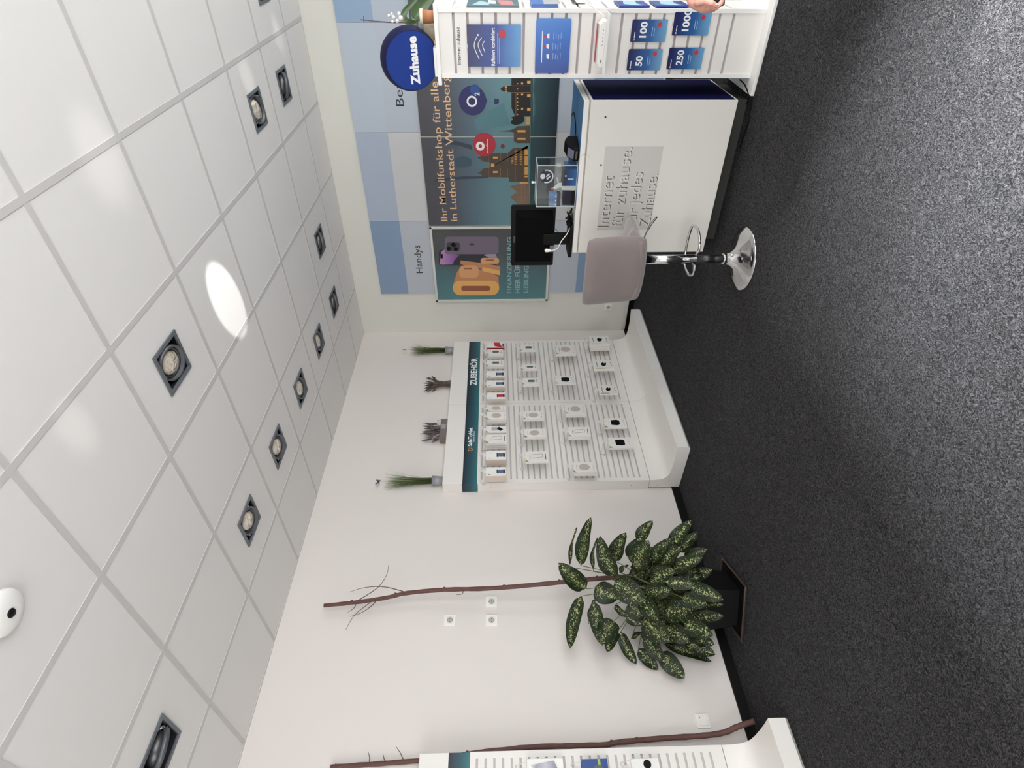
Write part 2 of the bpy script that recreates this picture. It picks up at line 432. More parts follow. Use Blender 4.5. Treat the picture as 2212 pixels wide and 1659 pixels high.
# ---------------------------------------------------------------- recessed spotlights
def reflector_mat():
    m = mat('lamp_reflector', (222, 208, 188), 0.30, 0.55, bump=1.0, bscale=38); return m  # cream colour stands in for warm reflections in the silver bowl
def make_light():
    r = thing('recessed_spotlight', 'x', 'ceiling light', (0, 0, 0))
    f = MB(); o_, i_ = 0.114, 0.096
    for a in range(4):
        pts = [(-o_, -o_), (o_, -o_), (i_, -i_), (-i_, -i_)]
        an = a*PI/2; q = [(x*math.cos(an)-y*math.sin(an), x*math.sin(an)+y*math.cos(an)) for x, y in pts]
        f.prism(q, -0.008, 0.002)
    f.build('bezel', m_fixture, r)
    h = MB()
    for s in (-1, 1):
        h.box(min(s*0.096, s*0.1), max(s*0.096, s*0.1), -0.1, 0.1, 0.0, 0.13)
        h.box(-0.1, 0.1, min(s*0.096, s*0.1), max(s*0.096, s*0.1), 0.0, 0.13)
    h.box(-0.1, 0.1, -0.1, 0.1, 0.13, 0.133)
    h.build('housing', m_fixdark, r)
    return r
glass_mat_lamp = bpy.data.materials.new("lamp_glass"); glass_mat_lamp.use_nodes = True
_b = glass_mat_lamp.node_tree.nodes['Principled BSDF']; _b.inputs['Base Color'].default_value = rgb((236, 222, 202)); _b.inputs['Roughness'].default_value = 0.12  # cream base colour paints in the warm reflection, the lamp is off
_b.inputs['Transmission Weight'].default_value = 0.35
_n = glass_mat_lamp.node_tree.nodes.new('ShaderNodeTexNoise'); _n.inputs['Scale'].default_value = 34; _n.inputs['Detail'].default_value = 2
_t = glass_mat_lamp.node_tree.nodes.new('ShaderNodeTexCoord'); glass_mat_lamp.node_tree.links.new(_t.outputs['Object'], _n.inputs['Vector'])
_p = glass_mat_lamp.node_tree.nodes.new('ShaderNodeBump'); _p.inputs['Strength'].default_value = 1.0; _p.inputs['Distance'].default_value = 0.02
glass_mat_lamp.node_tree.links.new(_n.outputs['Fac'], _p.inputs['Height']); glass_mat_lamp.node_tree.links.new(_p.outputs['Normal'], _b.inputs['Normal'])
def lamp_parts(r, t, k):
    t = Vector((t[0], t[1], 0)).normalized(); ang = math.radians(k)
    n = t*math.sin(ang)+Vector((0, 0, -1))*math.cos(ang)
    q = n.to_track_quat('Z', 'Y').to_euler(); c = Vector((0, 0, 0.004))
    g = MB(); g.lathe([(0.078, -0.012), (0.088, -0.012), (0.088, 0.012), (0.078, 0.012), (0.078, -0.012)], seg=40)
    go = g.build('gimbal_ring', mat('gimbal_grey', (98, 101, 105), 0.4, 0.4), r, smooth=True); go.location = c; go.rotation_euler = q
    b = MB(); b.lathe([(0.0, -0.045), (0.03, -0.043), (0.050, -0.03), (0.055, -0.014)], seg=40)
    bo = b.build('reflector', reflector_mat(), r, smooth=True); bo.location = c; bo.rotation_euler = q
    l = MB(); l.lathe([(0.0, -0.03), (0.004, -0.03), (0.005, -0.012), (0.0, -0.008)], seg=16)
    lo = l.build('bulb_cap', mat('bulb_cap', (190, 180, 165), 0.25, 0.7), r, smooth=False); lo.location = c; lo.rotation_euler = q
    fg = MB(); fg.lathe([(0.0, 0.006), (0.034, 0.004), (0.054, 0.0), (0.062, -0.008)], seg=40)
    fo = fg.build('front_glass', glass_mat_lamp, r, smooth=True); fo.location = c; fo.rotation_euler = q
    w_ = MB(); w_.lathe([(0.062, -0.05), (0.073, -0.048), (0.0745, -0.004), (0.070, 0.0), (0.066, -0.004), (0.0622, -0.008), (0.0622, -0.02)], seg=40)
    wo = w_.build('lamp_shell', mat('lamp_shell', (92, 92, 94), 0.35, 0.7), r, smooth=True); wo.location = c; wo.rotation_euler = q
    # bracket: flat strap round the ring
    ax = Vector((-t.y, t.x, 0)); s = MB(); pts = []
    for a in range(-90, 91, 15):
        an = math.radians(a)
        pts.append(c+ax*math.sin(an)*0.092+n*(-1)*math.cos(an)*0.062)
    for i in range(len(pts)-1):
        s.capsule(pts[i], pts[i+1], 0.009, 0.009, 8, (t, 0.25))
    s.build('bracket', mat('bracket_silver', (200, 202, 205), 0.25, 0.8), r, smooth=True)
    for s_ in (-1, 1): MB().ell(c+ax*0.094*s_, 0.006, 0.006, 0.006, 10, 6).build('screw', m_black, r)
for i, (x, y, t, lab) in enumerate(LIGHTS):
    r = make_light(); r.location = (x, y, HC); tag(r, lab, 'ceiling light', 'recessed square ceiling spotlights')
    lamp_parts(r, t, 38 if 'bracket' in lab or 'housing' in lab or 'edge above' in lab or 'single' in lab else 9)

# smoke detector like disc with dark centre
r = thing('motion_sensor', 'round white ceiling sensor with a dark lens in its middle, at the left photo edge', 'ceiling sensor', (0.925, 1.709, HC))
MB().lathe([(0.0, -0.03), (0.03, -0.03), (0.055, -0.024), (0.072, -0.012), (0.076, 0.0), (0.0, 0.0)], seg=40).build('cover', m_white2, r, smooth=True)
MB().lathe([(0.0, -0.036), (0.012, -0.035), (0.017, -0.028), (0.0, -0.028)], seg=24).build('lens', m_black, r, smooth=True)

# ---------------------------------------------------------------- slatwall shelving along the left wall
SY = 3.775                      # front plane of the slat panels
teal = [(0.0, (30, 62, 72)), (0.35, (38, 100, 108)), (0.75, (30, 48, 66)), (1.0, (34, 40, 52))]
m_teal = grad('teal_print', 'Z', 1.736, 1.862, [(0.0, (44, 112, 118)), (0.45, (34, 78, 90)), (1.0, (28, 34, 46))], 0.45, 0.25, 3)
def base_profile():
    """inner outline of the curved foot, traced on its end plane"""
    X = 3.114; out = []
    for px, py in ((1404.8, 1036.9), (1420, 1036.4), (1432, 1034.5), (1440, 1030), (1446, 1024), (1451, 1013), (1456, 998), (1459.5, 984), (1463, 966.4)):
        P = W(px, py, 0, X); out.append((P.y, P.z))
    return out
BP = base_profile()
BP[0] = (SY, BP[0][1])
def wall_shelf(x0, seams, x1, label, texts, BK=3.889):
    r = thing('wall_display_shelf', label, 'display shelf', (0, 0, 0))
    xs = [x0]+seams+[x1]
    for k in range(len(xs)-1):
        a, b = xs[k]+0.0012, xs[k+1]-0.0012
        # header box above the sign strip
        h = MB(); h.box(a, b, SY+0.002, BK, 1.866, 2.03); h.build('header', m_white, r, bevel=0.002)
        s = MB(); s.box(a, b, SY+0.006, BK, 1.736, 1.8655); so = s.build('sign_strip', m_teal, r)
        e = MB(); e.box(a, b, SY-0.001, SY+0.012, 1.8615, 1.866); e.box(a, b, SY-0.001, SY+0.012, 1.733, 1.7375); e.build('strip_rail', m_white2, r)
        p = MB(); top, bot = 1.733, BP[0][1]+0.004
        p.box(a, b, SY+0.0148, BK, bot, top)
        MB().box(a+0.03, b-0.03, SY+0.0115, SY+0.0147, bot+0.01, top-0.01).build('groove_backing', m_gap, r)
        zs = []; z = top-0.035
        while z > bot+0.03: zs.append(z); z -= 0.05
        prev = top
        for z in zs:
            p.box(a+0.035, b-0.035, SY, SY+0.011, z+0.0066, prev); prev = z-0.0066
        p.box(a+0.035, b-0.035, SY, SY+0.011, bot, prev)
        p.box(a, a+0.035, SY, SY+0.014, bot, top); p.box(b-0.035, b, SY, SY+0.014, bot, top)
        p.build('slat_panel', m_white, r)
        f = MB(); prof = [(y, z) for y, z in BP]+[(BP[-1][0]-0.001, 0.022), (BP[-1][0]+0.02, 0.002), (BK-0.019, 0.002), (BK-0.019, BP[0][1])]
        f.prism(prof, a, b, 'yz'); f.build('curved_foot', m_white, r, smooth=False, bevel=0.0015)
    for z in (1.80, 1.62, 0.42, 0.20):
        d = MB(); d.lathe([(0.0, 0.0), (0.003, 0.0), (0.003, 0.002), (0.0, 0.002)], (x0-0.002, 3.84, z), 10, ax=0); d.build('screw', m_inkgrey, r)
    for s, X, z, wd, ht, m_, b_ in texts:
        t = text_mb(s, X, z, wd, ht, -(SY+0.0055), 0.0, b_)
        t.v = [(v[0], -v[2], v[1]) for v in t.v]
        t.build('lettering', m_, r)
    return r
shelfA = wall_shelf(3.114, [4.105], 5.13, 'long white slatwall display shelf with teal header strip and accessories beside the corner',
    [('ZUBEHÖR', 4.385, 1.765, 0.45, 0.083, m_whiteprint, 0.02),
     ('SafeToNet', 3.547, 1.790, 0.235, 0.040, m_whiteprint, 0.03), ('Family Store', 3.60, 1.765, 0.135, 0.020, m_whiteprint, 0.0)])
lg = MB()
for k in range(6):
    a = k*PI/3+0.3; lg.prism(circ(3.506+0.018*math.cos(a), 1.806+0.018*math.sin(a), 0.0062, 12), SY+0.0040, SY+0.0052, 'xz')
lg.build('flower_logo', mat('orange_print', (226, 150, 50), 0.5), shelfA)
shelfC = wall_shelf(-0.9, [0.113], 1.127, 'white slatwall display shelf cut off by the photo edge, beside the leaning branch', [], 3.849)

# ---------------------------------------------------------------- accessory packages on hooks
def ordinal(n): return ['first', 'second', 'third', 'fourth', 'fifth', 'sixth', 'seventh', 'eighth', 'ninth', 'tenth', 'eleventh', 'twelfth'][n-1]
def pk_front(r, kind, w, h):
    """graphics on the front of a package, local u right, v up, n out"""
    n = 0.0006
    def P(name, mb, m_): return mb.build(name, m_, r)
    r = next(c for c in r.children if c.name.split('.')[0] in ('front_card', 'carton'))
    if kind in ('case', 'cable', 'plug', 'plain', 'cover', 'buds'):
        c = MB(); c.prism([(-w/2, h), (-w/2+0.022, h), (-w/2, h-0.026)] if kind != 'buds' else [(-w/2, h*0.9), (-w/2+0.008, h*0.9), (-w/2+0.008, h*0.5), (-w/2, h*0.45)], 0, n)
        P('green_corner', c, m_green)
    if kind == 'case':
        P('window', MB().prism(circ(0.0, h*0.52, w*0.30, 24, h*0.24), 0, n), mat('window_beige', (196, 182, 174), 0.25, coat=0.5))
        d = MB()
        for k in range(5): d.prism(circ(-w*0.36+k*w*0.16, h*0.12, 0.0028, 8), 0, n)
        P('icon_row', d, m_ink)
        P('printed_line', MB().box(-w*0.25, w*0.2, h*0.83, h*0.85, 0, n), m_inkgrey)
    if kind == 'plug':
        P('white_outline', MB().prism([(-w*.34, h*.42), (-w*.25, h*.28), (w*.25, h*.28), (w*.34, h*.42), (w*.30, h*.74), (-w*.28, h*.74)], 0, n), m_whiteprint)
        P('black_plug', MB().prism([(-w*.30, h*.44), (-w*.22, h*.31), (w*.22, h*.31), (w*.30, h*.44), (w*.26, h*.71), (-w*.24, h*.71)], n, 2*n), m_black)
        d = MB()
        for k in range(4): d.prism(circ(-w*0.3+k*w*0.18, h*0.12, 0.0025, 8), 0, n)
        P('icon_row', d, m_ink)
    if kind == 'buds':
        P('black_earbuds', MB().prism([(-w*.2, h*.55), (-w*.05, h*.62), (w*.12, h*.60), (w*.25, h*.5), (w*.1, h*.46), (w*.22, h*.38), (w*.02, h*.36), (-w*.16, h*.42)], 0, n), m_black)
        d = MB()
        for k in range(3): d.box(-w*0.2+k*w*0.16, -w*0.13+k*w*0.16, h*0.12, h*0.16, 0, n)
        P('icon_row', d, m_ink)
        P('printed_line', MB().box(-w*.28, w*.28, h*.80, h*.83, 0, n), m_inkgrey)
    if kind == 'cable':
        ring = MB(); pts = [(-w*.16, h*.72), (w*.18, h*.70), (w*.24, h*.25), (-w*.08, h*.25)]
        for i in range(4):
            a, b = Vector(pts[i]), Vector(pts[(i+1) % 4]); q = (b-a).normalized(); t = Vector((-q.y, q.x))*0.0012
            ring.prism([tuple(a-t), tuple(b-t), tuple(b+t), tuple(a+t)], 0, n)
        P('cable_drawing', ring, m_inkgrey)
        P('printed_line', MB().box(-w*.3, w*.1, h*.80, h*.82, 0, n).box(-w*.3, w*.25, h*.10, h*.13, 0, n), m_ink)
    if kind == 'usb':
        ringp = MB(); ringp.prism(rrect(-w*.17, w*.17, h*.28, h*.68, 0.008), 0, n); P('grey_ring', ringp, m_inkgrey)
        P('device_picture', MB().prism(rrect(-w*.13, w*.13, h*.30, h*.66, 0.006), n, 2*n), mat('device_grey', (90, 108, 104), 0.4))
        P('icon_row', MB().box(-w*.25, -w*.1, h*.12, h*.16, 0, n).box(w*.05, w*.2, h*.12, h*.16, 0, n), m_ink)
        P('green_corner', MB().prism([(-w/2, h), (-w/2+0.016, h), (-w/2, h-0.02)], 0, n), m_green)
    if kind in ('band', 'bandred'):
        P('dark_label', MB().box(-w*.22, w*.22, h*.05, h*.13, 0, n), m_ink); P('dark_label', MB().box(-w*.22, w*.22, h*.42, h*.47, 0, n), m_ink)
        P('colour_label', MB().box(-w*.20, w*.20, h*.13, h*.42, 0, n), m_red if kind == 'bandred' else mat('blue_label', (92, 104, 132), 0.5))
        P('printed_line', MB().box(-w*.36, -w*.3, h*.78, h*.9, 0, n), m_inkgrey)
    if kind == 'red':
        P('red_field', MB().prism([(-w*.5, h*.1), (w*.5, h*.28), (w*.5, h*.62), (-w*.2, h*.55)], 0, n), m_red)
        P('dark_label', MB().box(-w*.3, w*.3, h*.03, h*.1, 0, n), m_ink)
    if kind == 'cover':
        P('grey_device', MB().prism(rrect(-w*.22, w*.30, h*.42, h*.74, 0.01), 0, n), mat('device_silver', (176, 176, 178), 0.4))
        P('black_device', MB().prism([(-w*.30, h*.30), (w*.10, h*.48), (w*.34, h*.36), (-w*.05, h*.16)], n, 2*n), m_black)
ROWS = {1: 'top row', 2: 'second row', 3: 'third row', 4: 'bottom row'}
LOOK = {'case': 'white phone case box with round beige window', 'plug': 'white box showing a black plug', 'buds': 'white box showing black earbuds',
        'cable': 'white cable box with thin outline drawing', 'usb': 'small white box with grey device picture', 'band': 'white box with dark blue label',
        'bandred': 'white box with red label', 'red': 'white and red accessory box', 'cover': 'white box with slanted black device'}
# row, kind, x top, x bottom, y right, y left, y of the rear left edge
PK = [(1, 'red', 1052, 1089, 740, 751, 757), (1, 'usb', 1053, 1087, 754, 766, 775), (1, 'usb', 1052, 1088, 777, 790, 797),
      (1, 'band', 1051, 1090, 801, 815, 821), (1, 'band', 1051, 1091, 822, 835, 845), (1, 'bandred', 1052, 1092, 848, 862, 867),
      (1, 'case', 1052, 1094, 889, 906, 918), (1, 'case', 1052, 1093, 875, 888, 889), (1, 'cover', 1050, 1094, 920, 934, 937), (1, 'cable', 1050, 1095, 938, 956, 971),
      (1, 'band', 1050, 1093, 973, 993, 1007), (1, 'band', 1050, 1093, 1009, 1028, 1041),
      (2, 'usb', 1124, 1158, 744, 757, 761), (2, 'usb', 1127, 1161, 787, 798, 802), (2, 'usb', 1129, 1165, 816, 830, 836),
      (2, 'case', 1131, 1175, 888, 905, 910), (2, 'case', 1133, 1178, 926, 944, 949), (2, 'cable', 1135, 1184, 975, 997, 1002),
      (3, 'case', 1201, 1244, 745, 764, 770), (3, 'plug', 1200, 1243, 812, 828, 832), (3, 'case', 1221, 1266, 874, 893, 902),
      (3, 'cable', 1228, 1275, 922, 942, 950), (3, 'case', 1238, 1288, 998, 1020, 1029),
      (4, 'buds', 1273, 1316, 725, 743, 758), (4, 'buds', 1281, 1326, 778, 796, 802), (4, 'buds', 1293, 1334, 832, 850, 854),
      (4, 'plug', 1306, 1353, 903, 923, 927), (4, 'plug', 1315, 1365, 945, 967, 972)]
for row in (1, 2, 3, 4):
    its = sorted([p for p in PK if p[0] == row], key=lambda p: -p[5])
    for idx, (rw, kind, xa, xb, yr, yl, yb) in enumerate(its):
        nf = 0.16 if kind != 'case' or yb-yl > 1.5 else 0.13
        Y = SY-nf; ym = (yr+yl)/2
        ctr = W((xa+xb)/2, ym, 1, Y); tl = W(xa, ym, 1, Y); bl = W(xb, ym, 1, Y)
        Xl = W((xa+xb)/2, yl, 1, Y).x; Xr = W((xa+xb)/2, yr, 1, Y).x
        th = max(0.012, W((xa+xb)/2, yb, 0, Xl).y-Y); th = min(th, nf-0.035)
        m = max(1, min(5, round(th/0.017))); t1 = th/m-0.0008; wd = Xr-Xl; h = tl.z-bl.z
        where = '%s from the left in the %s' % (ordinal(idx+1), ROWS[row])
        body = m_beige if kind.startswith('band') else (mat('red_box', (168, 36, 50), 0.5) if kind == 'red' else m_white)
        for k in range(m):
            loc = ((Xl+Xr)/2, Y+k*(t1+0.0008), bl.z)
            lab = '%s, %s' % (LOOK[kind], where) if k == 0 else '%s box behind the front %s, %s' % (['', 'second', 'third', 'fourth', 'fifth'][k], {'case': 'phone case box', 'plug': 'plug box', 'buds': 'earbuds box', 'cable': 'cable box', 'usb': 'small box', 'band': 'labelled box', 'bandred': 'red label box', 'red': 'red box', 'cover': 'device box'}[kind], where)
            r = thing('accessory_package', lab, 'package', loc, group='accessory boxes on the slatwall', frame=FA)
            dz = random.uniform(-0.004, 0.004) if k else 0; dx = random.uniform(-0.003, 0.003) if k else 0
            MB().box(-wd/2+dx, wd/2+dx, dz, h+dz, -t1, -0.0006 if k == 0 else 0).build('carton', body, r, bevel=0.001)
            if kind.startswith('band') or kind == 'red':
                if k == 0: MB().box(-wd/2, wd/2, 0, h, -0.0006, 0).build('front_card', m_white2, r)
            if k == 0:
                bpy.context.view_layer.update(); pk_front(r, kind, wd, h)
                MB().box(-0.012, 0.012, h, h+0.022, -0.002, -0.001).build('hang_tab', m_white2, r)
        hz = h+0.012
        hk = thing('display_hook', 'white wire display hook holding the boxes %s' % where, 'hook', ((Xl+Xr)/2, SY, bl.z+hz), group='wire hooks on the slatwall', frame=FA)
        MB().tube([(-0.004, 0.012, 0.002), (-0.004, 0.010, 0.02), (-0.004, -0.002, 0.05), (-0.004, -0.003, nf+0.02), (-0.004, 0.002, nf+0.032)], 0.0022, 6).build('prong', m_wire, hk, smooth=True)
        MB().tube([(0.004, 0.022, 0.002), (0.004, 0.04, 0.015), (0.004, 0.035, nf+0.02)], 0.0018, 6).build('label_arm', m_wire, hk, smooth=True)
        MB().box(-0.02, 0.014, 0.018, 0.045, nf+0.02, nf+0.022).build('price_plate', mat('clear_plate', (222, 220, 218), 0.15), hk)
        MB().box(-0.014, 0.014, -0.004, 0.026, 0.0005, 0.004).build('back_clip', m_wire, hk)

# a few things on the cut off shelf
r = thing('phone_case_package', 'clear phone case package with slanted silver and lilac phone picture on the cut off shelf', 'package', (0.985, SY-0.03, 1.205), frame=FA)
MB().box(-0.09, 0.09, 0, 0.21, -0.018, 0).build('blister', m_white2, r, bevel=0.003)
q = [Vector((0.02, 0.03)), Vector((0.075, 0.055)), Vector((0.055, 0.185)), Vector((-0.005, 0.16))]
MB().prism([tuple(p) for p in q], 0.0, 0.006).build('phone_picture', grad('lilac_print', 'Y', 0.03, 0.19, [(0, (120, 110, 130)), (0.45, (190, 190, 205)), (0.8, (150, 150, 165)), (1, (215, 215, 222))], 0.3), r, bevel=0.002)
MB().box(-0.012, 0.012, 0.21, 0.235, -0.004, -0.002).build('hang_tab', m_white2, r)
r = thing('blue_package', 'dark blue package with green stripe and grey round picture on the cut off shelf', 'package', (0.985, SY-0.03, 0.955), frame=FA)
MB().box(-0.08, 0.08, 0, 0.15, -0.015, 0).build('carton', mat('package_blue', (22, 66, 138), 0.35), r, bevel=0.002)
MB().box(0.045, 0.078, 0.04, 0.055, 0, 0.0008).build('green_stripe', mat('lime_print', (170, 195, 70), 0.5), r)
MB().prism(circ(0.02, 0.055, 0.03), 0.0, 0.004).build('grey_picture', mat('grey_pic', (98, 98, 100), 0.5), r)
r = thing('headphone_package', 'white package with small black round on the cut off shelf below the blue package', 'package', (0.985, SY-0.03, 0.66), frame=FA)
MB().box(-0.075, 0.075, 0, 0.16, -0.02, 0).build('carton', m_white2, r, bevel=0.002)
MB().prism(circ(0.045, 0.07, 0.022), 0.0, 0.003).build('black_picture', m_black, r)
for lab, z, h in (('white wire hook above the silver phone picture package', 1.43, 0), ('white wire hook above the dark blue package', 1.115, 0), ('white wire hook above the white headphone package', 0.835, 0)):
    hk = thing('display_hook', lab, 'hook', (0.985, SY, z), group='wire hooks on the cut off shelf', frame=FA)
    MB().tube([(0, 0.012, 0.002), (0, 0.010, 0.02), (0, -0.002, 0.04), (0, -0.003, 0.10), (0, 0.003, 0.11)], 0.0022, 6).build('prong', m_wire, hk, smooth=True)
    MB().tube([(0.03, 0.03, 0.002), (0.05, 0.05, 0.05), (0.04, 0.0, 0.14)], 0.002, 6).build('label_arm', m_wire, hk, smooth=True)
    MB().box(0.0, 0.052, -0.004, 0.03, 0.0005, 0.004).build('back_clip', m_wire, hk)

# ---------------------------------------------------------------- plants and bundles on top of the shelf
HT = 2.0305
m_grass = None
def blade_mat(name, c0, c1, z0, z1): return grad(name, 'Z', z0, z1, [(0, c0), (1, c1)], 0.6, 0.35, 30)
def grass_pot(x, h, lab):
    r = thing('grass_pot', lab, 'potted grass', (x, 3.832, HT), group='pots of artificial grass on the shelf')
    MB().lathe([(0.0, 0.0), (0.034, 0.0), (0.044, 0.095), (0.038, 0.095), (0.036, 0.085), (0.0, 0.085)], seg=24).build('pot', mat('zinc_pot', (150, 150, 154), 0.45, 0.2), r, smooth=True)
    g = MB()
    for k in range(150):
        a = random.uniform(0, 2*PI); q = random.uniform(0, 0.026); L = h*random.uniform(0.72, 1.0)
        b = Vector((q*math.cos(a), q*math.sin(a), 0.085)); sp = random.uniform(0.0, 0.055)
        dx, dy = math.cos(a)*sp*1.1, max(-0.05, min(0.035, math.sin(a)*sp))
        pts = [b, b+Vector((dx*0.15, dy*0.15, L*0.35)), b+Vector((dx*0.5, dy*0.5, L*0.7)), b+Vector((dx, dy, L))]
        g.tube(pts, [0.0013, 0.0012, 0.0009, 0.0003], 3)
    for k in range(3):
        b = Vector((0.0, 0, 0.085)); g.tube([b, b+Vector((0.03, 0, h*0.5)), b+Vector((0.09+0.02*k, -0.01, h*0.92))], [0.001, 0.0006, 0.0002], 3)
    g.build('grass', blade_mat('grass_blades', (52, 66, 26), (112, 130, 70), 0.05, 0.5), r)['kind'] = 'stuff'
    return r
grass_pot(3.197, 0.43, 'grey pot of tall green grass with butterfly on the near end of the long shelf')
grass_pot(5.045, 0.42, 'grey pot of tall green grass with butterfly on the far end of the long shelf')
def butterfly(x, z, lab, rz):
    r = thing('butterfly_ornament', lab, 'ornament', (x, 3.832, z), rz, 'butterflies on wires')
    m_ = mat('butterfly_grey', (92, 92, 102), 0.4)
    MB().tube([(0, 0, -0.13), (0.002, 0, -0.06), (0, 0, 0)], 0.0008, 4).build('wire', m_inkgrey, r)
    for s in (-1, 1):
        MB().prism([(0, 0.004), (s*0.02, 0.024), (s*0.034, 0.020), (s*0.022, 0.0), (s*0.026, -0.016), (s*0.006, -0.010)], -0.0008, 0.0008, 'xz').build('wing', m_, r)
    MB().ell((0, 0, 0), 0.003, 0.003, 0.012, 8, 6).build('body', m_black, r, smooth=True)
butterfly(3.195, 2.585, 'small grey butterfly ornament above the near pot of grass', 0.2)
butterfly(5.065, 2.575, 'small grey butterfly ornament above the far pot of grass', 0.5)
# dried bundle with a waist
r = thing('dried_bundle', 'tied bundle of dark dried twigs standing on the shelf beside the far grass pot', 'dried bundle', (4.475, 3.832, HT))
g = MB(); pods = MB()
for k in range(70):
    a = random.uniform(0, 2*PI); q = random.uniform(0.2, 1)
    b = Vector((0.045*q*math.cos(a), 0.04*q*math.sin(a), 0)); w2 = Vector((0.024*q*math.cos(a), 0.022*q*math.sin(a), 0.10))
    H = random.uniform(0.17, 0.27); e = Vector((0.095*q*math.cos(a), max(-0.09, min(0.045, 0.08*q*math.sin(a))), H))
    g.tube([b, w2, (w2+e)/2+Vector((0, 0, 0.015)), e], [0.0035, 0.003, 0.0025, 0.0018], 4)
    if k % 2 == 0:
        dr = (e-w2).normalized(); pods.capsule(e-dr*0.018, e+dr*0.02, 0.0062, 0.002, 6)
g.build('twigs', mat('dried_twig', (98, 84, 78), 0.8, noise=0.4, nscale=60), r)['kind'] = 'stuff'
pods.build('seed_pods', mat('seed_pod', (56, 50, 52), 0.6), r)['kind'] = 'stuff'
MB().lathe([(0.027, 0.085), (0.030, 0.09), (0.030, 0.11), (0.027, 0.115)], seg=20).build('tie', mat('tie_brown', (84, 70, 62), 0.8), r, smooth=True)
# box with dried pods
r = thing('flower_box', 'small grey wooden box with ring handles and dried brown pods standing on the shelf', 'flower box', (3.80, 3.832, HT))
MB().box(-0.125, 0.115, -0.042, 0.042, 0, 0.062).build('box', mat('grey_wood', (120, 108, 104), 0.7, noise=0.15, nscale=30), r, bevel=0.002)
MB().box(-0.02, 0.04, -0.045, -0.0425, 0.012, 0.055).build('label', mat('grey_label', (150, 156, 158), 0.6), r)
for s in (-1, 1):
    MB().tube([(s*0.10-0.005+0.02*math.cos(a*PI/8), -0.03, 0.078+0.02*math.sin(a*PI/8)) for a in range(16)], 0.0025, 6, True).build('ring_handle', m_chrome, r, smooth=True)
pods = MB()
for k in range(34):
    x = random.uniform(-0.09, 0.09); y = random.uniform(-0.03, 0.03); l = random.uniform(0.12, 0.25)
    e = Vector((x*1.35+random.uniform(-0.02, 0.02), max(-0.05, min(0.035, y*1.5)), l)); b = Vector((x*0.9, y, 0.055))
    pods.tube([b, (b+e)/2, e-(e-b).normalized()*0.05], 0.0018, 4)
    dr = (e-b).normalized(); pods.capsule(e-dr*0.06, e, 0.011, 0.003, 7, ((0, 1, 0), 0.6))
pods.build('dried_pods', mat('dried_pod', (92, 80, 80), 0.75, noise=0.45, nscale=50), r)['kind'] = 'stuff'

# ---------------------------------------------------------------- sockets on the walls
def socket(loc, frame, lab, blank=False):
    r = thing('wall_socket' if not blank else 'blank_wall_plate', lab, 'socket' if not blank else 'wall plate', loc, group=None if blank else 'white wall sockets', frame=frame)
    MB().prism(rrect(-0.041, 0.041, -0.041, 0.041, 0.004), 0, 0.009).build('frame', m_white2, r, bevel=0.002)
    if blank:
        MB().prism(rrect(-0.028, 0.028, -0.028, 0.028, 0.003), 0.009, 0.013).build('cover', m_white, r, bevel=0.0015)
        MB().prism(circ(0.017, 0.017, 0.003, 10), 0.013, 0.014).build('screw', m_inkgrey, r)
        return
    i = MB(); i.prism(rrect(-0.027, 0.027, -0.027, 0.027, 0.003), 0.009, 0.0105); i.build('insert', m_white, r, bevel=0.001)
    k = MB(); k.lathe([(0.0215, 0.0095), (0.0215, 0.0125), (0.0195, 0.0125), (0.0190, 0.0107), (0.0, 0.0107)], seg=28); k.build('cup', mat('socket_cup', (186, 183, 180), 0.4), r, smooth=False)
    h = MB(); h.prism(circ(-0.0095, 0, 0.003, 10), 0.0108, 0.0112); h.prism(circ(0.0095, 0, 0.003, 10), 0.0108, 0.0112)
    h.box(-0.002, 0.002, 0.012, 0.019, 0.0108, 0.013); h.box(-0.002, 0.002, -0.019, -0.012, 0.0108, 0.013); h.build('contacts', m_ink, r)
socket((1.975, YA, 1.909), FA, 'white wall socket sitting alone, highest of the three between the branches')
socket((2.107, YA, 1.616), FA, 'white wall socket of the lower pair, the one nearer the branch in the pot')
socket((1.968, YA, 1.616), FA, 'white wall socket of the lower pair, directly below the single higher socket')
socket((XB, 3.562, 0.286), FB, 'white wall socket low on the back wall beside the grey bar stool')
socket((1.291, YA, 0.306), FA, 'blank white square wall plate low beside the leaning branch', True)

# ---------------------------------------------------------------- bare branches
m_bark = mat('branch_bark', (98, 68, 62), 0.75, noise=0.3, nscale=25, bump=0.5, bscale=80)
def smooth_path(pts, k=4):
    out = []; n = len(pts); P = [Vector(p) for p in pts]
    for i in range(n-1):
        a, b, c, d = P[max(i-1, 0)], P[i], P[i+1], P[min(i+2, n-1)]
        for j in range(k):
            t = j/k; out.append(0.5*((2*b)+(c-a)*t+(2*a-5*b+4*c-d)*t*t+(3*b-a-3*c+d)*t*t*t))
    out.append(P[-1]); return out
def branch(name, lab, spec, r0, r1, twigs, knots):
    pts = smooth_path([W(x, y, 1, Y) for x, y, Y in spec]); o = pts[-1]
    r = thing(name, lab, 'branch', (o.x, o.y, 0))
    L = [p-Vector((o.x, o.y, 0)) for p in pts]; n = len(L)
    rs = [r0+(r1-r0)*i/(n-1)+0.0012*math.sin(i*2.7) for i in range(n)]
    MB().tube(L, rs, 10).build('stem', m_bark, r, smooth=True)
    for tw in twigs:
        tp = [W(x, y, 1, Y)-Vector((o.x, o.y, 0)) for x, y, Y in tw]; tp = smooth_path(tp, 4); m_ = len(tp)
        MB().tube(tp, [0.0035-0.0022*i/(m_-1) for i in range(m_)], 5).build('twig', m_bark, r, smooth=True)
    kb = MB()
    for f in knots:
        p = L[int(f*(n-1))]; kb.ell((p.x+0.008, p.y-0.010, p.z), 0.009, 0.009, 0.010, 8, 6)
    kb.build('knot', m_bark, r, smooth=True)
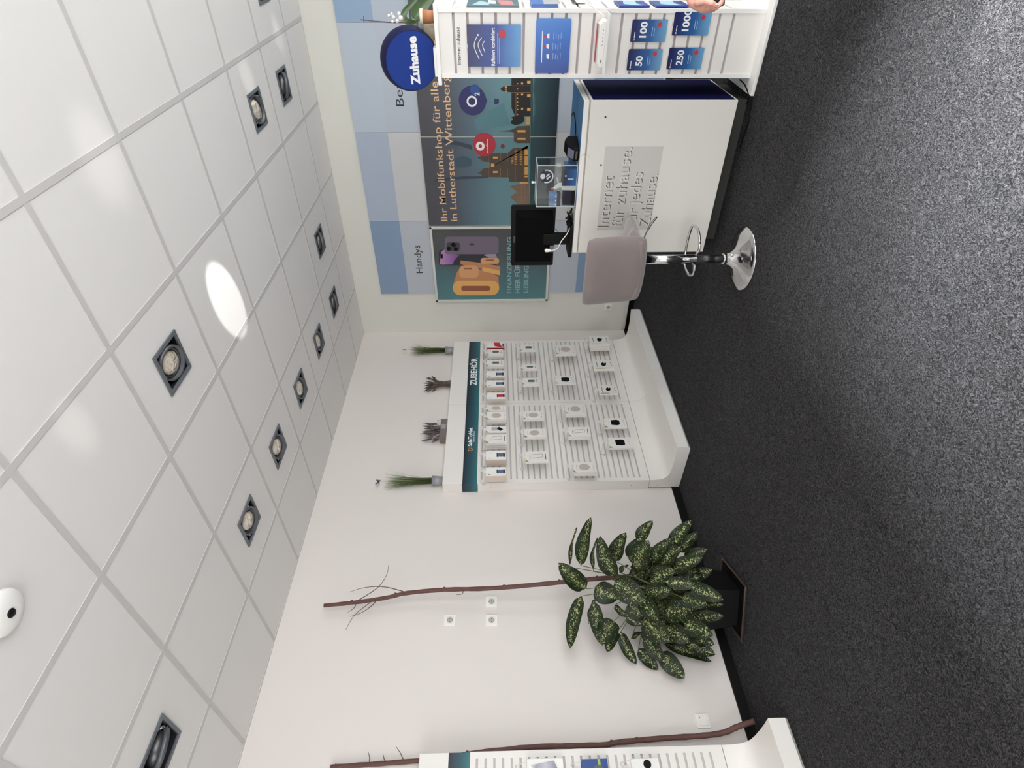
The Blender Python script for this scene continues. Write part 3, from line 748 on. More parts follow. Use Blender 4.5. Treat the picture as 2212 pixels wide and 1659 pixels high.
branch('bare_branch', 'tall bare brown branch standing in the leafy plant pot and reaching up the wall',
       [(700, 1308, 3.80), (760, 1302, 3.79), (830, 1292, 3.78), (880, 1281, 3.76), (960, 1274, 3.73), (1060, 1271, 3.70), (1180, 1261, 3.65), (1290, 1250, 3.61), (1400, 1243, 3.56), (1500, 1243, 3.54)],
       0.0135, 0.0165,
       [[(872, 1278, 3.765), (838, 1269, 3.76), (810, 1267, 3.755), (780, 1271, 3.75), (755, 1279, 3.74)],
        [(768, 1300, 3.79), (800, 1281, 3.77), (822, 1263, 3.75), (836, 1240, 3.74), (839, 1221, 3.73)],
        [(815, 1295, 3.78), (802, 1309, 3.77), (780, 1324, 3.77), (757, 1332, 3.76)],
        [(815, 1291, 3.78), (795, 1305, 3.76), (765, 1330, 3.75), (747, 1360, 3.74)],
        [(770, 1300, 3.79), (765, 1313, 3.78), (751, 1323, 3.77)],
        [(1001, 1275, 3.72), (998, 1283, 3.71), (985, 1285, 3.70)]],
       (0.12, 0.3, 0.45, 0.6, 0.72, 0.8))
branch('leaning_branch', 'long bare brown branch leaning on the wall behind the cut off shelf',
       [(714, 1657, 3.868), (800, 1651, 3.868), (880, 1645, 3.868), (960, 1638, 3.868), (1030, 1626, 3.868), (1150, 1613.5, 3.866), (1230, 1611, 3.864), (1310, 1608.5, 3.862), (1330, 1604, 3.858), (1430, 1595, 3.84), (1520, 1589, 3.83), (1565, 1582, 3.825), (1595, 1569, 3.80), (1630, 1558, 3.76)],
       0.0125, 0.0165,
       [[(730, 1655, 3.83), (724, 1648, 3.82)], [(798, 1649, 3.83), (798, 1635, 3.81), (795, 1624, 3.80)], [(833, 1646, 3.83), (829, 1637, 3.81), (828, 1630, 3.80)],
        [(872, 1643, 3.83), (865, 1627, 3.81), (855, 1612, 3.79)]],
       (0.3, 0.6, 0.66, 0.9))

# ---------------------------------------------------------------- leafy plant in the black pot
PX, PY = 1.915, 3.545; PR = math.radians(30)
r = thing('plant_tray', 'low black tray with a brown wooden rim under the leafy plant pot', 'plant tray', (PX, PY, 0), PR)
t = MB(); t.box(-0.17, 0.17, -0.17, 0.17, 0.004, 0.016); t.build('plate', m_black2, r, bevel=0.004)
t = MB()
for a in range(4):
    an = a*PI/2; c_, s_ = math.cos(an), math.sin(an)
    q = [(-0.195, -0.195), (0.195, -0.195), (0.182, -0.182), (-0.182, -0.182)]
    t.prism([(x*c_-y*s_, x*s_+y*c_) for x, y in q], 0.002, 0.022)
t.build('rim', mat('rim_wood', (58, 46, 40), 0.35, noise=0.3, nscale=18), r, bevel=0.006, seg=3)
r = thing('potted_plant', 'large leafy houseplant with speckled green leaves in a square black pot by the left wall', 'plant', (PX, PY, 0.017), PR)
p = MB(); a0, a1, H = 0.125, 0.150, 0.30
p.add([(-a0,-a0,0),(a0,-a0,0),(a0,a0,0),(-a0,a0,0),(-a1,-a1,H),(a1,-a1,H),(a1,a1,H),(-a1,a1,H),(-a1+.012,-a1+.012,H),(a1-.012,-a1+.012,H),(a1-.012,a1-.012,H),(-a1+.012,a1-.012,H),
       (-a0,-a0,H-0.03),(a0,-a0,H-0.03),(a0,a0,H-0.03),(-a0,a0,H-0.03)],
      [(0,3,2,1),(0,1,5,4),(1,2,6,5),(2,3,7,6),(3,0,4,7),(4,5,9,8),(5,6,10,9),(6,7,11,10),(7,4,8,11),(8,9,13,12),(9,10,14,13),(10,11,15,14),(11,8,12,15),(12,13,14,15)])
p.build('pot', mat('black_pot', (11, 11, 12), 0.45), r, bevel=0.004)
def leaf_mat():
    m = bpy.data.materials.new('speckled_leaf'); m.use_nodes = True; nt = m.node_tree; b = nt.nodes['Principled BSDF']
    b.inputs['Roughness'].default_value = 0.42; b.inputs['Specular IOR Level'].default_value = 0.25
    tc = nt.nodes.new('ShaderNodeTexCoord'); uvn = nt.nodes.new('ShaderNodeUVMap'); sp = nt.nodes.new('ShaderNodeSeparateXYZ')
    nt.links.new(uvn.outputs[0], sp.inputs[0])
    n = nt.nodes.new('ShaderNodeTexNoise'); n.inputs['Scale'].default_value = 66; n.inputs['Detail'].default_value = 2.0; n.inputs['Distortion'].default_value = 2.2
    nt.links.new(tc.outputs['Object'], n.inputs['Vector'])
    # fewer speckles towards the leaf edge: |v-0.5|
    ab = nt.nodes.new('ShaderNodeMath'); ab.operation = 'SUBTRACT'; ab.inputs[1].default_value = 0.5; nt.links.new(sp.outputs[1], ab.inputs[0])
    a2 = nt.nodes.new('ShaderNodeMath'); a2.operation = 'ABSOLUTE'; nt.links.new(ab.outputs[0], a2.inputs[0])
    a3 = nt.nodes.new('ShaderNodeMath'); a3.operation = 'MULTIPLY_ADD'; a3.inputs[1].default_value = -0.36; nt.links.new(a2.outputs[0], a3.inputs[0]); nt.links.new(n.outputs['Fac'], a3.inputs[2])
    cr = nt.nodes.new('ShaderNodeValToRGB'); e = cr.color_ramp.elements; nt.links.new(a3.outputs[0], cr.inputs['Fac'])
    e[0].position = 0.475; e[0].color = rgb((26, 38, 17)); e[1].position = 0.575; e[1].color = rgb((176, 184, 126))
    k = e.new(0.52); k.color = rgb((44, 60, 26))
    nt.links.new(cr.outputs['Color'], b.inputs['Base Color'])
    return m
lf = MB(); lf.uv = []; stems = MB()
def leaf(base, tip, wd, nrm, cup=0.25, droop=0.12, curl=0.0):
    b = Vector(base); t = Vector(tip); ax = t-b; L = ax.length; ax.normalize()
    nr = Vector(nrm); nr = (nr-ax*nr.dot(ax)).normalized(); sd = ax.cross(nr)
    N, M = 10, 6; vs = []; uv = []
    for i in range(N+1):
        s = i/N; ww = wd*0.5*(math.sin(PI*min(1, s**0.85))**0.55 if 0 < s < 1 else 0.0)*(1.08-0.22*s)+0.0008
        c = b+ax*L*s+nr*(droop*L*(4*s*(1-s))*0.6)+Vector((0, 0, -1))*0.02*s*s
        for j in range(M+1):
            q = j/M*2-1
            vs.append(c+sd*ww*q*(1-0.10*cup)+nr*(abs(q)*ww*cup)+nr*0.006*math.sin(s*9+q*2)*(abs(q)))
            uv.append((s, j/M))
    fs = [(i*(M+1)+j, i*(M+1)+j+1, (i+1)*(M+1)+j+1, (i+1)*(M+1)+j) for i in range(N) for j in range(M)]
    lf.add(vs, fs); lf.uv += uv
def LP(zx, zy, dep):
    return D(1150+zx/4.147, 1090+zy/4.147, dep)
# base and tip of every leaf, width, how far in front of (-) or behind (+) the stem it hangs
LV = [(335,560,370,205,34,.05),(430,545,495,115,115,.02),(548,600,556,300,55,.08),(735,650,575,285,140,-.06),(480,755,205,525,140,-.02),(740,505,810,250,125,.06),
(880,500,950,290,120,.08),(945,330,1048,145,100,.1),(925,570,1010,320,190,-.08),(1080,520,1220,300,110,.02),(1150,530,1300,380,150,-.04),(1240,400,1395,140,115,.0),
(1310,425,1455,250,90,.05),(1240,600,1500,470,120,-.14),(1360,480,1540,400,90,.0),(1060,690,1250,580,150,-.12),(1370,660,1590,580,105,-.12),(1190,690,1510,715,100,-.02),
(1420,740,1685,855,125,-.2),(1010,790,1225,765,130,-.1),(740,680,985,885,190,-.12),(560,740,742,850,170,.0),(440,820,305,1295,115,-.04),(560,850,480,1070,60,.06),
(555,870,600,1265,110,-.02),(735,1040,590,1255,170,-.1),(765,1130,640,1322,100,-.03),(980,820,1100,1045,150,-.16),(860,880,1000,1030,140,-.02),(1110,850,1195,970,95,-.04),
(1170,980,1465,935,170,-.2),(1340,830,1545,905,125,-.12),(1460,915,1682,890,72,-.14),(1440,1010,1685,1000,95,-.12),(1000,1030,1205,1220,190,-.18),(1195,1080,1385,1235,150,-.18),
(1360,1060,1592,1170,140,-.16),(1450,1190,1602,1250,95,-.08),(790,1140,905,1435,95,.0),(950,1290,1100,1490,95,.0),(1010,1180,1165,1420,115,-.1),(1150,1320,1335,1560,140,-.12),
(1180,1250,1575,1405,75,.0),(1370,1235,1612,1345,110,-.06),(840,1010,965,1075,70,.0),(740,900,850,1010,65,.02),(885,1200,995,1140,50,.0),(780,610,832,540,50,.04),
(860,640,1050,640,120,.1),(1190,860,1420,800,120,.05),(1020,620,1180,480,120,.1),(900,760,1080,700,130,.1),(1100,1100,1300,1010,130,.0),(1250,760,1480,640,120,.06),(1080,940,1240,1080,140,.05),
(1250,930,1500,1110,120,.08),(860,900,1000,900,120,.1),(1320,560,1480,620,100,.08),(1150,420,1270,330,110,.12),(950,480,1100,420,150,.1),(1300,1150,1480,1290,110,.06),(1000,1100,1120,1300,110,.08),
(1000,760,1200,880,140,.14),(1140,640,1330,760,150,.16),(1200,1000,1420,1040,150,.14),(880,560,1040,600,130,.16)]
PD = (Vector((PX, PY, 0.9))-Vector((0, 0, CH))).dot(Fv)
for (ax_, ay_, bx_, by_, wpx, dd) in LV:
    front = -0.16 if (bx_ > 1470 and 600 < by_ < 1200) else 0
    d0 = PD+dd*0.5+0.02+front; d1 = PD+dd-0.03*random.random()+front
    b = LP(ax_, ay_, d0); t = LP(bx_, by_, d1)
    for q_ in (b, t):
        if q_.y > 3.86: q_.y = 3.86
    wm = wpx/4.147*d1/FPX*1.22
    toward = (Vector((0, 0, CH))-b).normalized()
    nr = toward+Vector((random.uniform(-.35, .35), random.uniform(-.2, .2), random.uniform(0.1, .6)))
    if wpx < 80: nr = nr+Vector((0.6, 0, 0.6))
    leaf(b, t, wm, nr, cup=random.uniform(0.12, 0.35), droop=random.uniform(0.03, 0.12))
    # petiole back to one of the canes
    cane = D(1150+(1000+0.28*(ax_-1000))/4.147, 1090+(700+0.35*(ay_-700))/4.147, PD+0.03)
    if cane.y > 3.8: cane.y = 3.8
    if (b-cane).length < 0.42:
        stems.tube([b, (b+cane)/2+Vector((0, 0, -0.015)), cane], [0.0022, 0.0028, 0.003], 5)
lo = lf.build('foliage', leaf_mat(), None, smooth=True); lo.parent = r; lo.matrix_parent_inverse = (Matrix.Translation((PX, PY, 0.017)) @ Matrix.Rotation(PR, 4, 'Z')).inverted()
bz = Vector((PX, PY, 0.28))
for (zx, zy) in ((700, 665), (900, 640), (1000, 900), (1050, 1050), (1150, 560), (860, 760)):
    e = D(1150+zx/4.147, 1090+zy/4.147, PD+0.03); q = bz+Vector((random.uniform(-.05, .05), random.uniform(-.05, .05), 0))
    stems.tube(smooth_path([q, (q+e)/2+Vector((random.uniform(-.03, .03), random.uniform(-.03, .0), 0)), e], 3), [0.0085]*3+[0.007]*3+[0.005], 7)
so = stems.build('stems', mat('plant_stem', (84, 92, 48), 0.55), None, smooth=True); so.parent = r; so.matrix_parent_inverse = lo.matrix_parent_inverse.copy()
MB().box(-0.12, 0.12, -0.12, 0.12, 0.255, 0.272).build('soil', mat('soil', (38, 28, 22), 0.95, noise=0.4, nscale=60), r)

# ---------------------------------------------------------------- coloured wall panels on the back wall
XP = 5.45
colY = [3.353, 2.506, 1.652, 0.799, -0.054]
top_c = [(134, 155, 182), (172, 183, 200), (184, 194, 206), (146, 170, 196)]
mid_c = [(184, 190, 198), (202, 203, 204), (184, 192, 203), (182, 192, 204)]
names = ['leftmost light blue wall panel with the word Handys, behind the posters', 'second wall panel from the corner, pale grey above the large city poster',
         'third wall panel from the corner, half hidden by the round blue sign', 'wall panel with mid blue top field above the orchid, at the photo edge']
for k in range(4):
    a, b = colY[k], colY[k+1]
    r = thing('wall_panel', names[k], 'wall panel', (XB-0.001, a, 0.08), group='coloured wall panels behind the desk', frame=FB)
    wd = a-b-0.002
    MB().box(0, wd, 0, 2.74, 0.0, 0.018).build('board', mat('panel_%d' % k, mid_c[k], 0.6), r, bevel=0.001)
    MB().box(0, wd, 2.442, 2.74, 0.018, 0.0188).build('top_field', mat('panel_top_%d' % k, top_c[k], 0.6), r)
    MB().box(0, wd, 0.0, 0.60, 0.018, 0.0188).build('lower_field', mat('panel_low', (128, 152, 182), 0.6), r)
    if k == 0:
        text_mb('Handys', 3.353-3.098, 2.336-0.08-0.018, 0.325, 0.092, 0.0182, 0.0006, 0.0).build('lettering', m_ink, r)
    if k == 2:
        text_mb('Beratung', 1.652-1.432, 2.342-0.08-0.018, 0.50, 0.092, 0.0182, 0.0006, 0.0).build('lettering', m_ink, r)

# ---------------------------------------------------------------- posters
def PX_(root, px, py):
    P = W(px, py, 0, root[0]-0.012); return (root[1]-P.y, P.z-root[2])
root = (5.448, 2.556, 0.985)
r = thing('city_poster', 'large dark teal poster with gold lettering, balloons and night town skyline above the desk', 'poster', root, frame=FB)
m_sky = grad('poster_sky', 'Y', 0.0, 1.24, [(0.0, (26, 42, 54)), (0.17, (40, 74, 80)), (0.20, (104, 144, 148)), (0.42, (96, 136, 144)), (0.62, (84, 106, 120)), (0.8, (76, 78, 90)), (1.0, (74, 72, 78))], 0.35, 0.10, 3)
MB().box(0.004, 0.863, 0, 1.24, 0, 0.012).build('left_print', m_sky, r); MB().box(0.872, 2.35, 0, 1.24, 0, 0.012).build('right_print', m_sky, r)
MB().box(0.8635, 0.8715, 0, 1.24, 0, 0.0135).box(0, 0.004, 0, 1.24, 0, 0.0135).box(0, 2.35, 1.24, 1.245, 0, 0.0135).build('edge_profile', mat('profile_grey', (176, 178, 172), 0.35, 0.3), r)
def zp(root, ox, oy, s):
    return lambda x, y: PX_(root, ox+x/s, oy+y/s)
A1 = zp(root, 900, 140, 6.9125); A2 = zp(root, 900, 300, 6.9125)
def polyb(fn, pts, n0=0.012, n1=0.0130):
    return MB().prism([fn(*p) for p in pts], n0, n1)
m_gold = mat('gold_print', (232, 192, 146), 0.5); m_goldlit = mat('gold_window', (224, 166, 92), 0.5)
m_bld = mat('building_print', (84, 72, 62), 0.6, noise=0.25, nscale=40); m_blddk = mat('dark_building_print', (34, 30, 28), 0.6); m_roof = mat('roof_print', (128, 106, 88), 0.6, noise=0.25, nscale=60)
m_bal = mat('balloon_navy', (40, 44, 98), 0.5); m_tree = mat('tree_print', (30, 34, 34), 0.7)
# clouds / map shapes
polyb(A2, [(250, 640), (700, 600), (1050, 585), (1080, 560), (700, 560), (300, 600)]).build('wire_shape', mat('dark_wash', (52, 64, 78), 0.5), r)
polyb(A1, [(380, 1120), (600, 1140), (820, 1200), (830, 1270), (640, 1210), (430, 1180)]).build('wire_shape', mat('dark_wash'
, (52, 64, 78), 0.5), r)
polyb(A2, [(580, 290), (700, 250), (820, 300), (820, 400), (700, 430), (560, 420)]).build('wash_shape', mat('blue_wash', (58, 82, 98), 0.5), r)
polyb(A1, [(860, 820), (1300, 560), (1400, 900), (900, 980)]).build('wash_shape', mat('teal_wash', (84, 128, 136), 0.5), r)
# water
polyb(A1, [(1700, -900), (1700, 1300), (1690, 2385), (1735, 2385), (1735, -900)]).build('shore_line', mat('shore', (44, 74, 76), 0.5), r)
# church with two towers (lower panel part), town houses, castle
def bl(name, fn, pts, m_, n1=0.0136): polyb(fn, pts, 0.012, n1).build(name, m_, r)
bl('church_print', A2, [(1660, 100), (1660, 640), (1380, 640), (1380, 575), (1090, 570), (1000, 570), (950, 520), (910, 505), (950, 490), (1000, 440), (1090, 430), (1090, 345), (1000, 340), (950, 305), (905, 280), (950, 262), (1000, 215), (1360, 210), (1440, 140), (1660, 135)], m_bld)
bl('house_print', A2, [(1680, 670), (1680, 1285), (1400, 1285), (1400, 1080), (1500, 1010), (1500, 960), (1395, 870), (1500, 790), (1390, 710), (1500, 680)], m_roof)
bl('castle_print', A1, [(1700, -700), (1700, 770), (1470, 770), (1415, 640), (1415, 410), (1300, 400), (1245, 360), (1300, 320), (1415, 310), (1415, -700)], m_blddk)
bl('chapel_print', A1, [(1690, 910), (1690, 1170), (1500, 1170), (1450, 1140), (1450, 1010), (1400, 1000), (1230, 990), (1400, 975), (1460, 950), (1510, 915)], m_bld)
bl('tree_print', A1, [(1600, 770), (1610, 840), (1560, 880), (1480, 900), (1410, 880), (1405, 840), (1440, 815), (1415, 780), (1480, 765)], m_tree, 0.0140)
wn = MB(); wd_ = MB()
def win(fn, x0, x1, y0, y1, mb_=None): (mb_ or wn).prism([fn(x0, y0), fn(x1, y0), fn(x1, y1), fn(x0, y1)], 0.0136, 0.0144)
for y0, y1 in ((155, 240), (255, 395), (415, 460), (465, 535), (548, 572)): win(A2, 1610, 1660, y0, y1)
for y0 in (265, 480):
    win(A2, 1140, 1210, y0, y0+28)
win(A2, 1110, 1160, 368, 418)
for x0 in (1460, 1540):
    for y0 in range(160, 380, 24): win(A2, x0, x0+34, y0, y0+10)
for y0 in range(270, 380, 22): win(A2, 1415, 1445, y0, y0+9)
for y0 in (1015, 1090): win(A1, 1505, 1625, y0-40 if y0 == 1015 else y0, y0-8 if y0 == 1015 else y0+26)
for y0 in (260, 460, 665): wn.prism([fn_ for fn_ in [A1(1650, y0-22), A1(1700, y0-22), A1(1700, y0+22), A1(1650, y0+22)]], 0.0136, 0.0144)
for y0 in (280, 440, 498, 555, 610, 665, 740, 360): win(A1, 1495, 1515, y0-8, y0+8)
for y0 in (278, 442, 655): win(A1, 1560, 1590, y0-14, y0+14)
for y0 in (320, 355, 385): win(A1, 1318, 1350, y0, y0+18)
for y0 in (778, 800, 820, 850, 875): win(A1, 1630, 1690, y0, y0+14)
win(A2, 1540, 1665, 640, 668)
wn.build('lit_window_print', m_goldlit, r)
ln = MB()
for x in (1070, 1250, 1355): win(A2, x, x+5, 215, 340, ln); win(A2, x, x+5, 432, 568, ln)
for x in (1470, 1600): win(A2, x, x+5, 410, 630, ln)
for x in (1495, 1560, 1615):
    win(A2, x, x+5, 690, 1000, ln)
for y in (745, 800, 870, 920, 960): win(A2, 1500, 1620, y, y+4, ln)
for y in (310, 410): win(A1, 1420, 1690, y, y+5, ln)
win(A1, 1480, 1485, 420, 760, ln)
ln.build('outline_print', mat('gold_line', (150, 120, 88), 0.5), r)
def cpx(fn, x, y, rr, n0, n1, m_, name, ry=None, cut=None):
    c = fn(x, y); e = fn(x, y-rr); R = abs(e[0]-c[0])
    MB().prism(circ(c[0], c[1], R, 36, ry and ry*R), n0, n1).build(name, m_, r); return c, R
c, R = cpx(A1, 835, 535, 225, 0.0125, 0.0146, m_bal, 'balloon_print')
MB().prism([(c[0]-R*.8, c[1]-R*.6), (c[0]+R*.8, c[1]-R*.6), (c[0]+R*.05, c[1]-R*1.06), (c[0]-R*.05, c[1]-R*1.06)], 0.0125, 0.0144).build('balloon_print', m_bal, r)
c, R = cpx(A1, 870, 370, 78, 0.0146, 0.0149, mat('balloon_glow', (38, 78, 140), 0.5), 'balloon_highlight')
MB().prism([A1(1160, 500), A1(1160, 590), A1(1228, 575), A1(1228, 515)], 0.0125, 0.0146).build('basket_print', m_bal, r)
c = A1(825, 545); mb = MB(); R = abs(A1(825, 460)[0]-c[0]); ringpoly(mb, c[0], c[1], R*0.66, R, 0.0150, 0.0156, 36); mb.build('round_logo', m_whiteprint, r)
q = A1(940, 462); text_mb('2', q[0], q[1], None, abs(A1(865, 462)[1]-q[1]), 0.0152, 0.0006, 0.02).build('lettering', m_whiteprint, r)
cpx(A1, 1010, 1190, 178, 0.0130, 0.0147, mat('balloon_red', (178, 44, 58), 0.5), 'balloon_print')
cpx(A1, 1285, 1215, 32, 0.0130, 0.0147, mat('basket_red', (120, 44, 50), 0.5), 'basket_print')
c = A1(950, 1213); mb = MB(); R = abs(A1(950, 1146)[0]-c[0]); ringpoly(mb, c[0], c[1], R*0.42, R, 0.0150, 0.0156, 36); mb.prism([(c[0]+R*.05, c[1]+R*.5), (c[0]+R*.5, c[1]+R*1.0), (c[0]+R*.62, c[1]+R*.62), (c[0]+R*.3, c[1]+R*.3)], 0.0149, 0.0157); mb.build('round_logo', m_whiteprint, r)
q = A1(1072, 1322); q2 = A1(1035, 1108); text_mb('vodafone', q[0], q[1], q2[0]-q[0], abs(q2[1]-q[1]), 0.0150, 0.0006, 0.01).build('lettering', m_whiteprint, r)
def tb(s, p_bl, y_r, x_t, m_, bold=0.01, n=0.0150, nm='lettering', fn=PX_, desc=0.0):
    a = PX_(root, *p_bl); b = PX_(root, p_bl[0], y_r); t = PX_(root, x_t, p_bl[1])
    h = t[1]-a[1]; text_mb(s, a[0], a[1]-desc*h, b[0]-a[0], h*(1+desc), n, 0.0006, bold).build(nm, m_, r)
# the left end of each line is measured, widths come from the wall plane
a = PX_(root, 967, 475.5); a_r = PX_(root, 933, 172)
text_mb('Ihr Mobilfunkshop für alle', 2.556-2.500, 2.034-0.985-0.019, 1.270, 0.087, 0.0135, 0.0006, 0.004).build('lettering', m_gold, r)
text_mb('Netze', 2.556-1.150, 2.034-0.985, 0.30, 0.067, 0.0135, 0.0006, 0.004).build('lettering', m_gold, r)
text_mb('in Lutherstadt Wittenberg', 2.556-2.501, 1.934-0.985-0.019, 1.325, 0.087, 0.0135, 0.0006, 0.004).build('lettering', m_gold, r)
lv = MB()
for (x0, y0, x1, y1) in ((90, 440, 95, 360), (210, 440, 150, 330), (250, 420, 180, 300), (90, 400, 60, 300)):
    p, q = Vector(A1(x0, y0)), Vector(A1(x1, y1)); t = (q-p).normalized(); nn = Vector((-t.y, t.x))*0.006
    lv.prism([tuple(p), tuple((p+q)/2+nn), tuple(q), tuple((p+q)/2-nn)], 0.0130, 0.0137)
lv.build('leaf_print', mat('leaf_print', (74, 92, 60), 0.6), r)

root = (5.448, 3.452, 0.983)
r = thing('offer_poster', 'framed poster with two phones and a big golden zero percent sign, beside the corner', 'poster', root, frame=FB)
MB().box(0.0, 0.889, 0, 1.244, 0, 0.010).build('print', grad('offer_bg', 'X', 0.0, 0.9, [(0, (84, 130, 134)), (0.3, (78, 112, 118)), (0.6, (76, 82, 84)), (1, (76, 76, 76))], 0.4, 0.5, 2.2), r)
f = MB(); f.box(-0.004, 0.026, 0, 1.244, 0.0, 0.02); f.box(0.864, 0.8905, 0, 1.244, 0, 0.02); f.box(0.0, 0.89, 0, 0.026, 0, 0.02); f.box(0.0, 0.89, 1.218, 1.244, 0, 0.02)
f.build('frame', mat('silver_frame', (214, 214, 208), 0.35, 0.25), r, bevel=0.003)
A3 = zp(root, 900, 470, 6.9125)
def b3(name, pts, m_, n0=0.010, n1=0.0106): MB().prism([A3(*p) for p in pts], n0, n1).build(name, m_, r)
def rr3(x0, x1, y0, y1, rad):     # rounded rectangle in crop pixels
    return rrect(x0, x1, y0, y1, rad, 5)
b3('phone_front', rr3(330, 1200, 480, 715, 45), mat('phone_dark', (44, 46, 52), 0.4), 0.010, 0.0106)
b3('phone_screen', [(345, 690), (370, 510), (410, 480), (560, 545), (640, 560), (560, 640), (540, 700), (370, 705)], grad('lilac_screen', 'Y', 0.85, 1.2, [(0, (74, 64, 110)), (0.5, (140, 96, 160)), (1, (200, 150, 190))], 0.4), 0.0106, 0.0110)
b3('phone_notch', rr3(360, 392, 545, 612, 12), m_black, 0.0110, 0.0113)
b3('phone_back', rr3(420, 1225, 285, 548, 50), mat('phone_purple', (112, 100, 116), 0.35), 0.0106, 0.0115)
b3('camera_bump', rr3(445, 645, 372, 498, 30), mat('phone_dkpurple', (62, 56, 66), 0.4), 0.0115, 0.0119)
for (x, y, q) in ((550, 405, 34), (480, 465, 32), (585, 470, 30)): b3('camera_lens', circ(x, y, q, 20), m_black, 0.0119, 0.0122)
b3('small_mark', circ(825, 400, 36, 20, 18), mat('mark_grey', (60, 58, 64), 0.3), 0.0115, 0.0119)
b3('phone_glow', [(1000, 560), (1180, 520), (1200, 600), (1080, 600)], mat('glow_grey', (150, 150, 170), 0.5), 0.0106, 0.0110)
m_or = mat('zero_orange', (196, 132, 92), 0.5); m_or2 = mat('zero_yellow', (226, 172, 98), 0.5); m_or3 = mat('zero_hole', (150, 84, 60), 0.5); m_or4 = mat('zero_light', (214, 158, 110), 0.5)
b3('zero_side', [(545, 1010), (600, 820), (640, 760), (1000, 780), (1220, 880), (1232, 1040)], m_or)
b3('zero_face', rr3(540, 1232, 945, 1160, 105), m_or2, 0.0106, 0.0112)
b3('zero_hole', rr3(665, 1100, 1020, 1095, 36), m_or3, 0.0112, 0.0116)
b3('percent_dot', rr3(635, 925, 715, 905, 70), m_or4, 0.0112, 0.0118); b3('percent_dot_hole', rr3(705, 830, 750, 772, 10), m_or3, 0.0118, 0.0121)
b3('percent_bar', [(655, 640), (985, 680), (1240, 725), (1245, 862), (1000, 815), (960, 760), (655, 700)], m_or, 0.0112, 0.0117)
b3('percent_bar_light', [(985, 740), (1235, 790), (1240, 860), (985, 800)], m_or2, 0.0117, 0.0120)
b3('percent_dot', rr3(955, 1230, 602, 690, 38), m_or4, 0.0117, 0.0121); b3('percent_dot_hole', rr3(1030, 1155, 625, 648, 10), m_or3, 0.0121, 0.0124)
m_tealtxt = mat('teal_lettering', (132, 176, 180), 0.5)
for s, xb, yl, yr_, xt in (('FINANZIERUNG', 1415, 1130, 292, 1347), ('HIER FÜR', 1545, 1128, 690, 1447), ('LIEBLINGS', 1663, 1122, 668, 1592)):
    a = A3(xb, yl); b = A3(xb, yr_); t = A3(xt, yl)
    text_mb(s, a[0], a[1], b[0]-a[0], t[1]-a[1], 0.0110, 0.0006, 0.02).build('lettering', m_tealtxt, r)

# ---------------------------------------------------------------- white service desk
DY = math.radians(1.45); dorg = Vector((3.636, 0.923, 0))
desk = thing('service_desk', 'white service desk with blue top and raised lettering on its front', 'desk', dorg, DY)
Dw, Dd = 0.978, 0.56
def dl(P):
    v = Vector(P)-dorg; c_, s_ = math.cos(-DY), math.sin(-DY); return Vector((v.x*c_-v.y*s_, v.x*s_+v.y*c_, v.z))
MB().box(0, 0.018, 0, Dw, 0.10, 0.978).build('front_panel', mat('desk_front', (225, 222, 215), 0.45), desk, bevel=0.001)
s = MB(); s.box(0.018, Dd, 0, 0.018, 0.10, 0.978); sp_ = s.build('side_panel', m_white, desk)
MB().box(0.012, Dd-0.01, -0.0015, 0.0, 0.112, 0.965).build('navy_insert', m_navy, desk)
MB().box(0.018, Dd, Dw-0.018, Dw, 0.10, 0.978).build('side_panel', m_white, desk)
MB().box(0.018, Dd, 0.018, Dw-0.018, 0.10, 0.12).build('bottom_board', m_white, desk)
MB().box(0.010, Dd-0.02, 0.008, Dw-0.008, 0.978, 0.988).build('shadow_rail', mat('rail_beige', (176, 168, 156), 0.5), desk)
MB().box(0.0, Dd, 0.0, Dw, 0.988, 1.019).build('desktop', m_white, desk, bevel=0.0015)
MB().box(0.006, Dd-0.004, 0.004, Dw-0.30, 1.019, 1.0202).build('blue_inlay', m_bluetop, desk)
MB().box(0.10, Dd-0.05, 0.02, Dw-0.05, 0.002, 0.099).build('plinth', mat('plinth_grey', (62, 62, 60), 0.8, spec=0.1), desk)
h = MB()
for (x, y) in ((1308, 253), (1298, 356)):
    q = dl(W(x, y, 0, 3.632)); h.lathe([(0.0, -0.001), (0.006, -0.001), (0.006, 0.001), (0.0, 0.001)], (0.0, q.y, q.z), 14, ax=0)
h.build('cable_hole', m_ink, desk)
# grey film with raised letters
def dp(px, py): q = dl(W(px, py, 0, 3.622)); return (q.y, q.z)
fl_ = [dp(1290, 494), dp(1307, 319), dp(1432, 317), dp(1405, 495)]
ys = (max(p[0] for p in fl_), min(p[0] for p in fl_)); zs = ((fl_[0][1]+fl_[1][1])/2, (fl_[2][1]+fl_[3][1])/2)
film = MB().box(-0.0008, 0.0, ys[1], ys[0], zs[1], zs[0]).build('grey_film', mat('film_grey', (203, 200, 195), 0.5), desk)
m_shadowletter = mat('letter_shadow', (104, 90, 92), 0.6); m_letter = mat('letter_face', (222, 219, 214), 0.45)  # brown letter copies paint in a drop shadow behind the white letters
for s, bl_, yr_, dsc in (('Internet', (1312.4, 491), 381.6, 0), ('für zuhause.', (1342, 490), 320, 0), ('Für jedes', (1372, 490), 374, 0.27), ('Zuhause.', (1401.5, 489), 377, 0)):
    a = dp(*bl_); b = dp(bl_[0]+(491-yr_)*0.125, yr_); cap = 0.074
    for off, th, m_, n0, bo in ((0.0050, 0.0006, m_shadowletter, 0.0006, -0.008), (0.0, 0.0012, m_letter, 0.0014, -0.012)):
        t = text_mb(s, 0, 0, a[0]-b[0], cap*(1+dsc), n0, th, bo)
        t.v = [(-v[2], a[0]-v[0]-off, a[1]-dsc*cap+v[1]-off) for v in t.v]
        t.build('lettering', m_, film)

# ---------------------------------------------------------------- things on the desk
DT = 1.0195
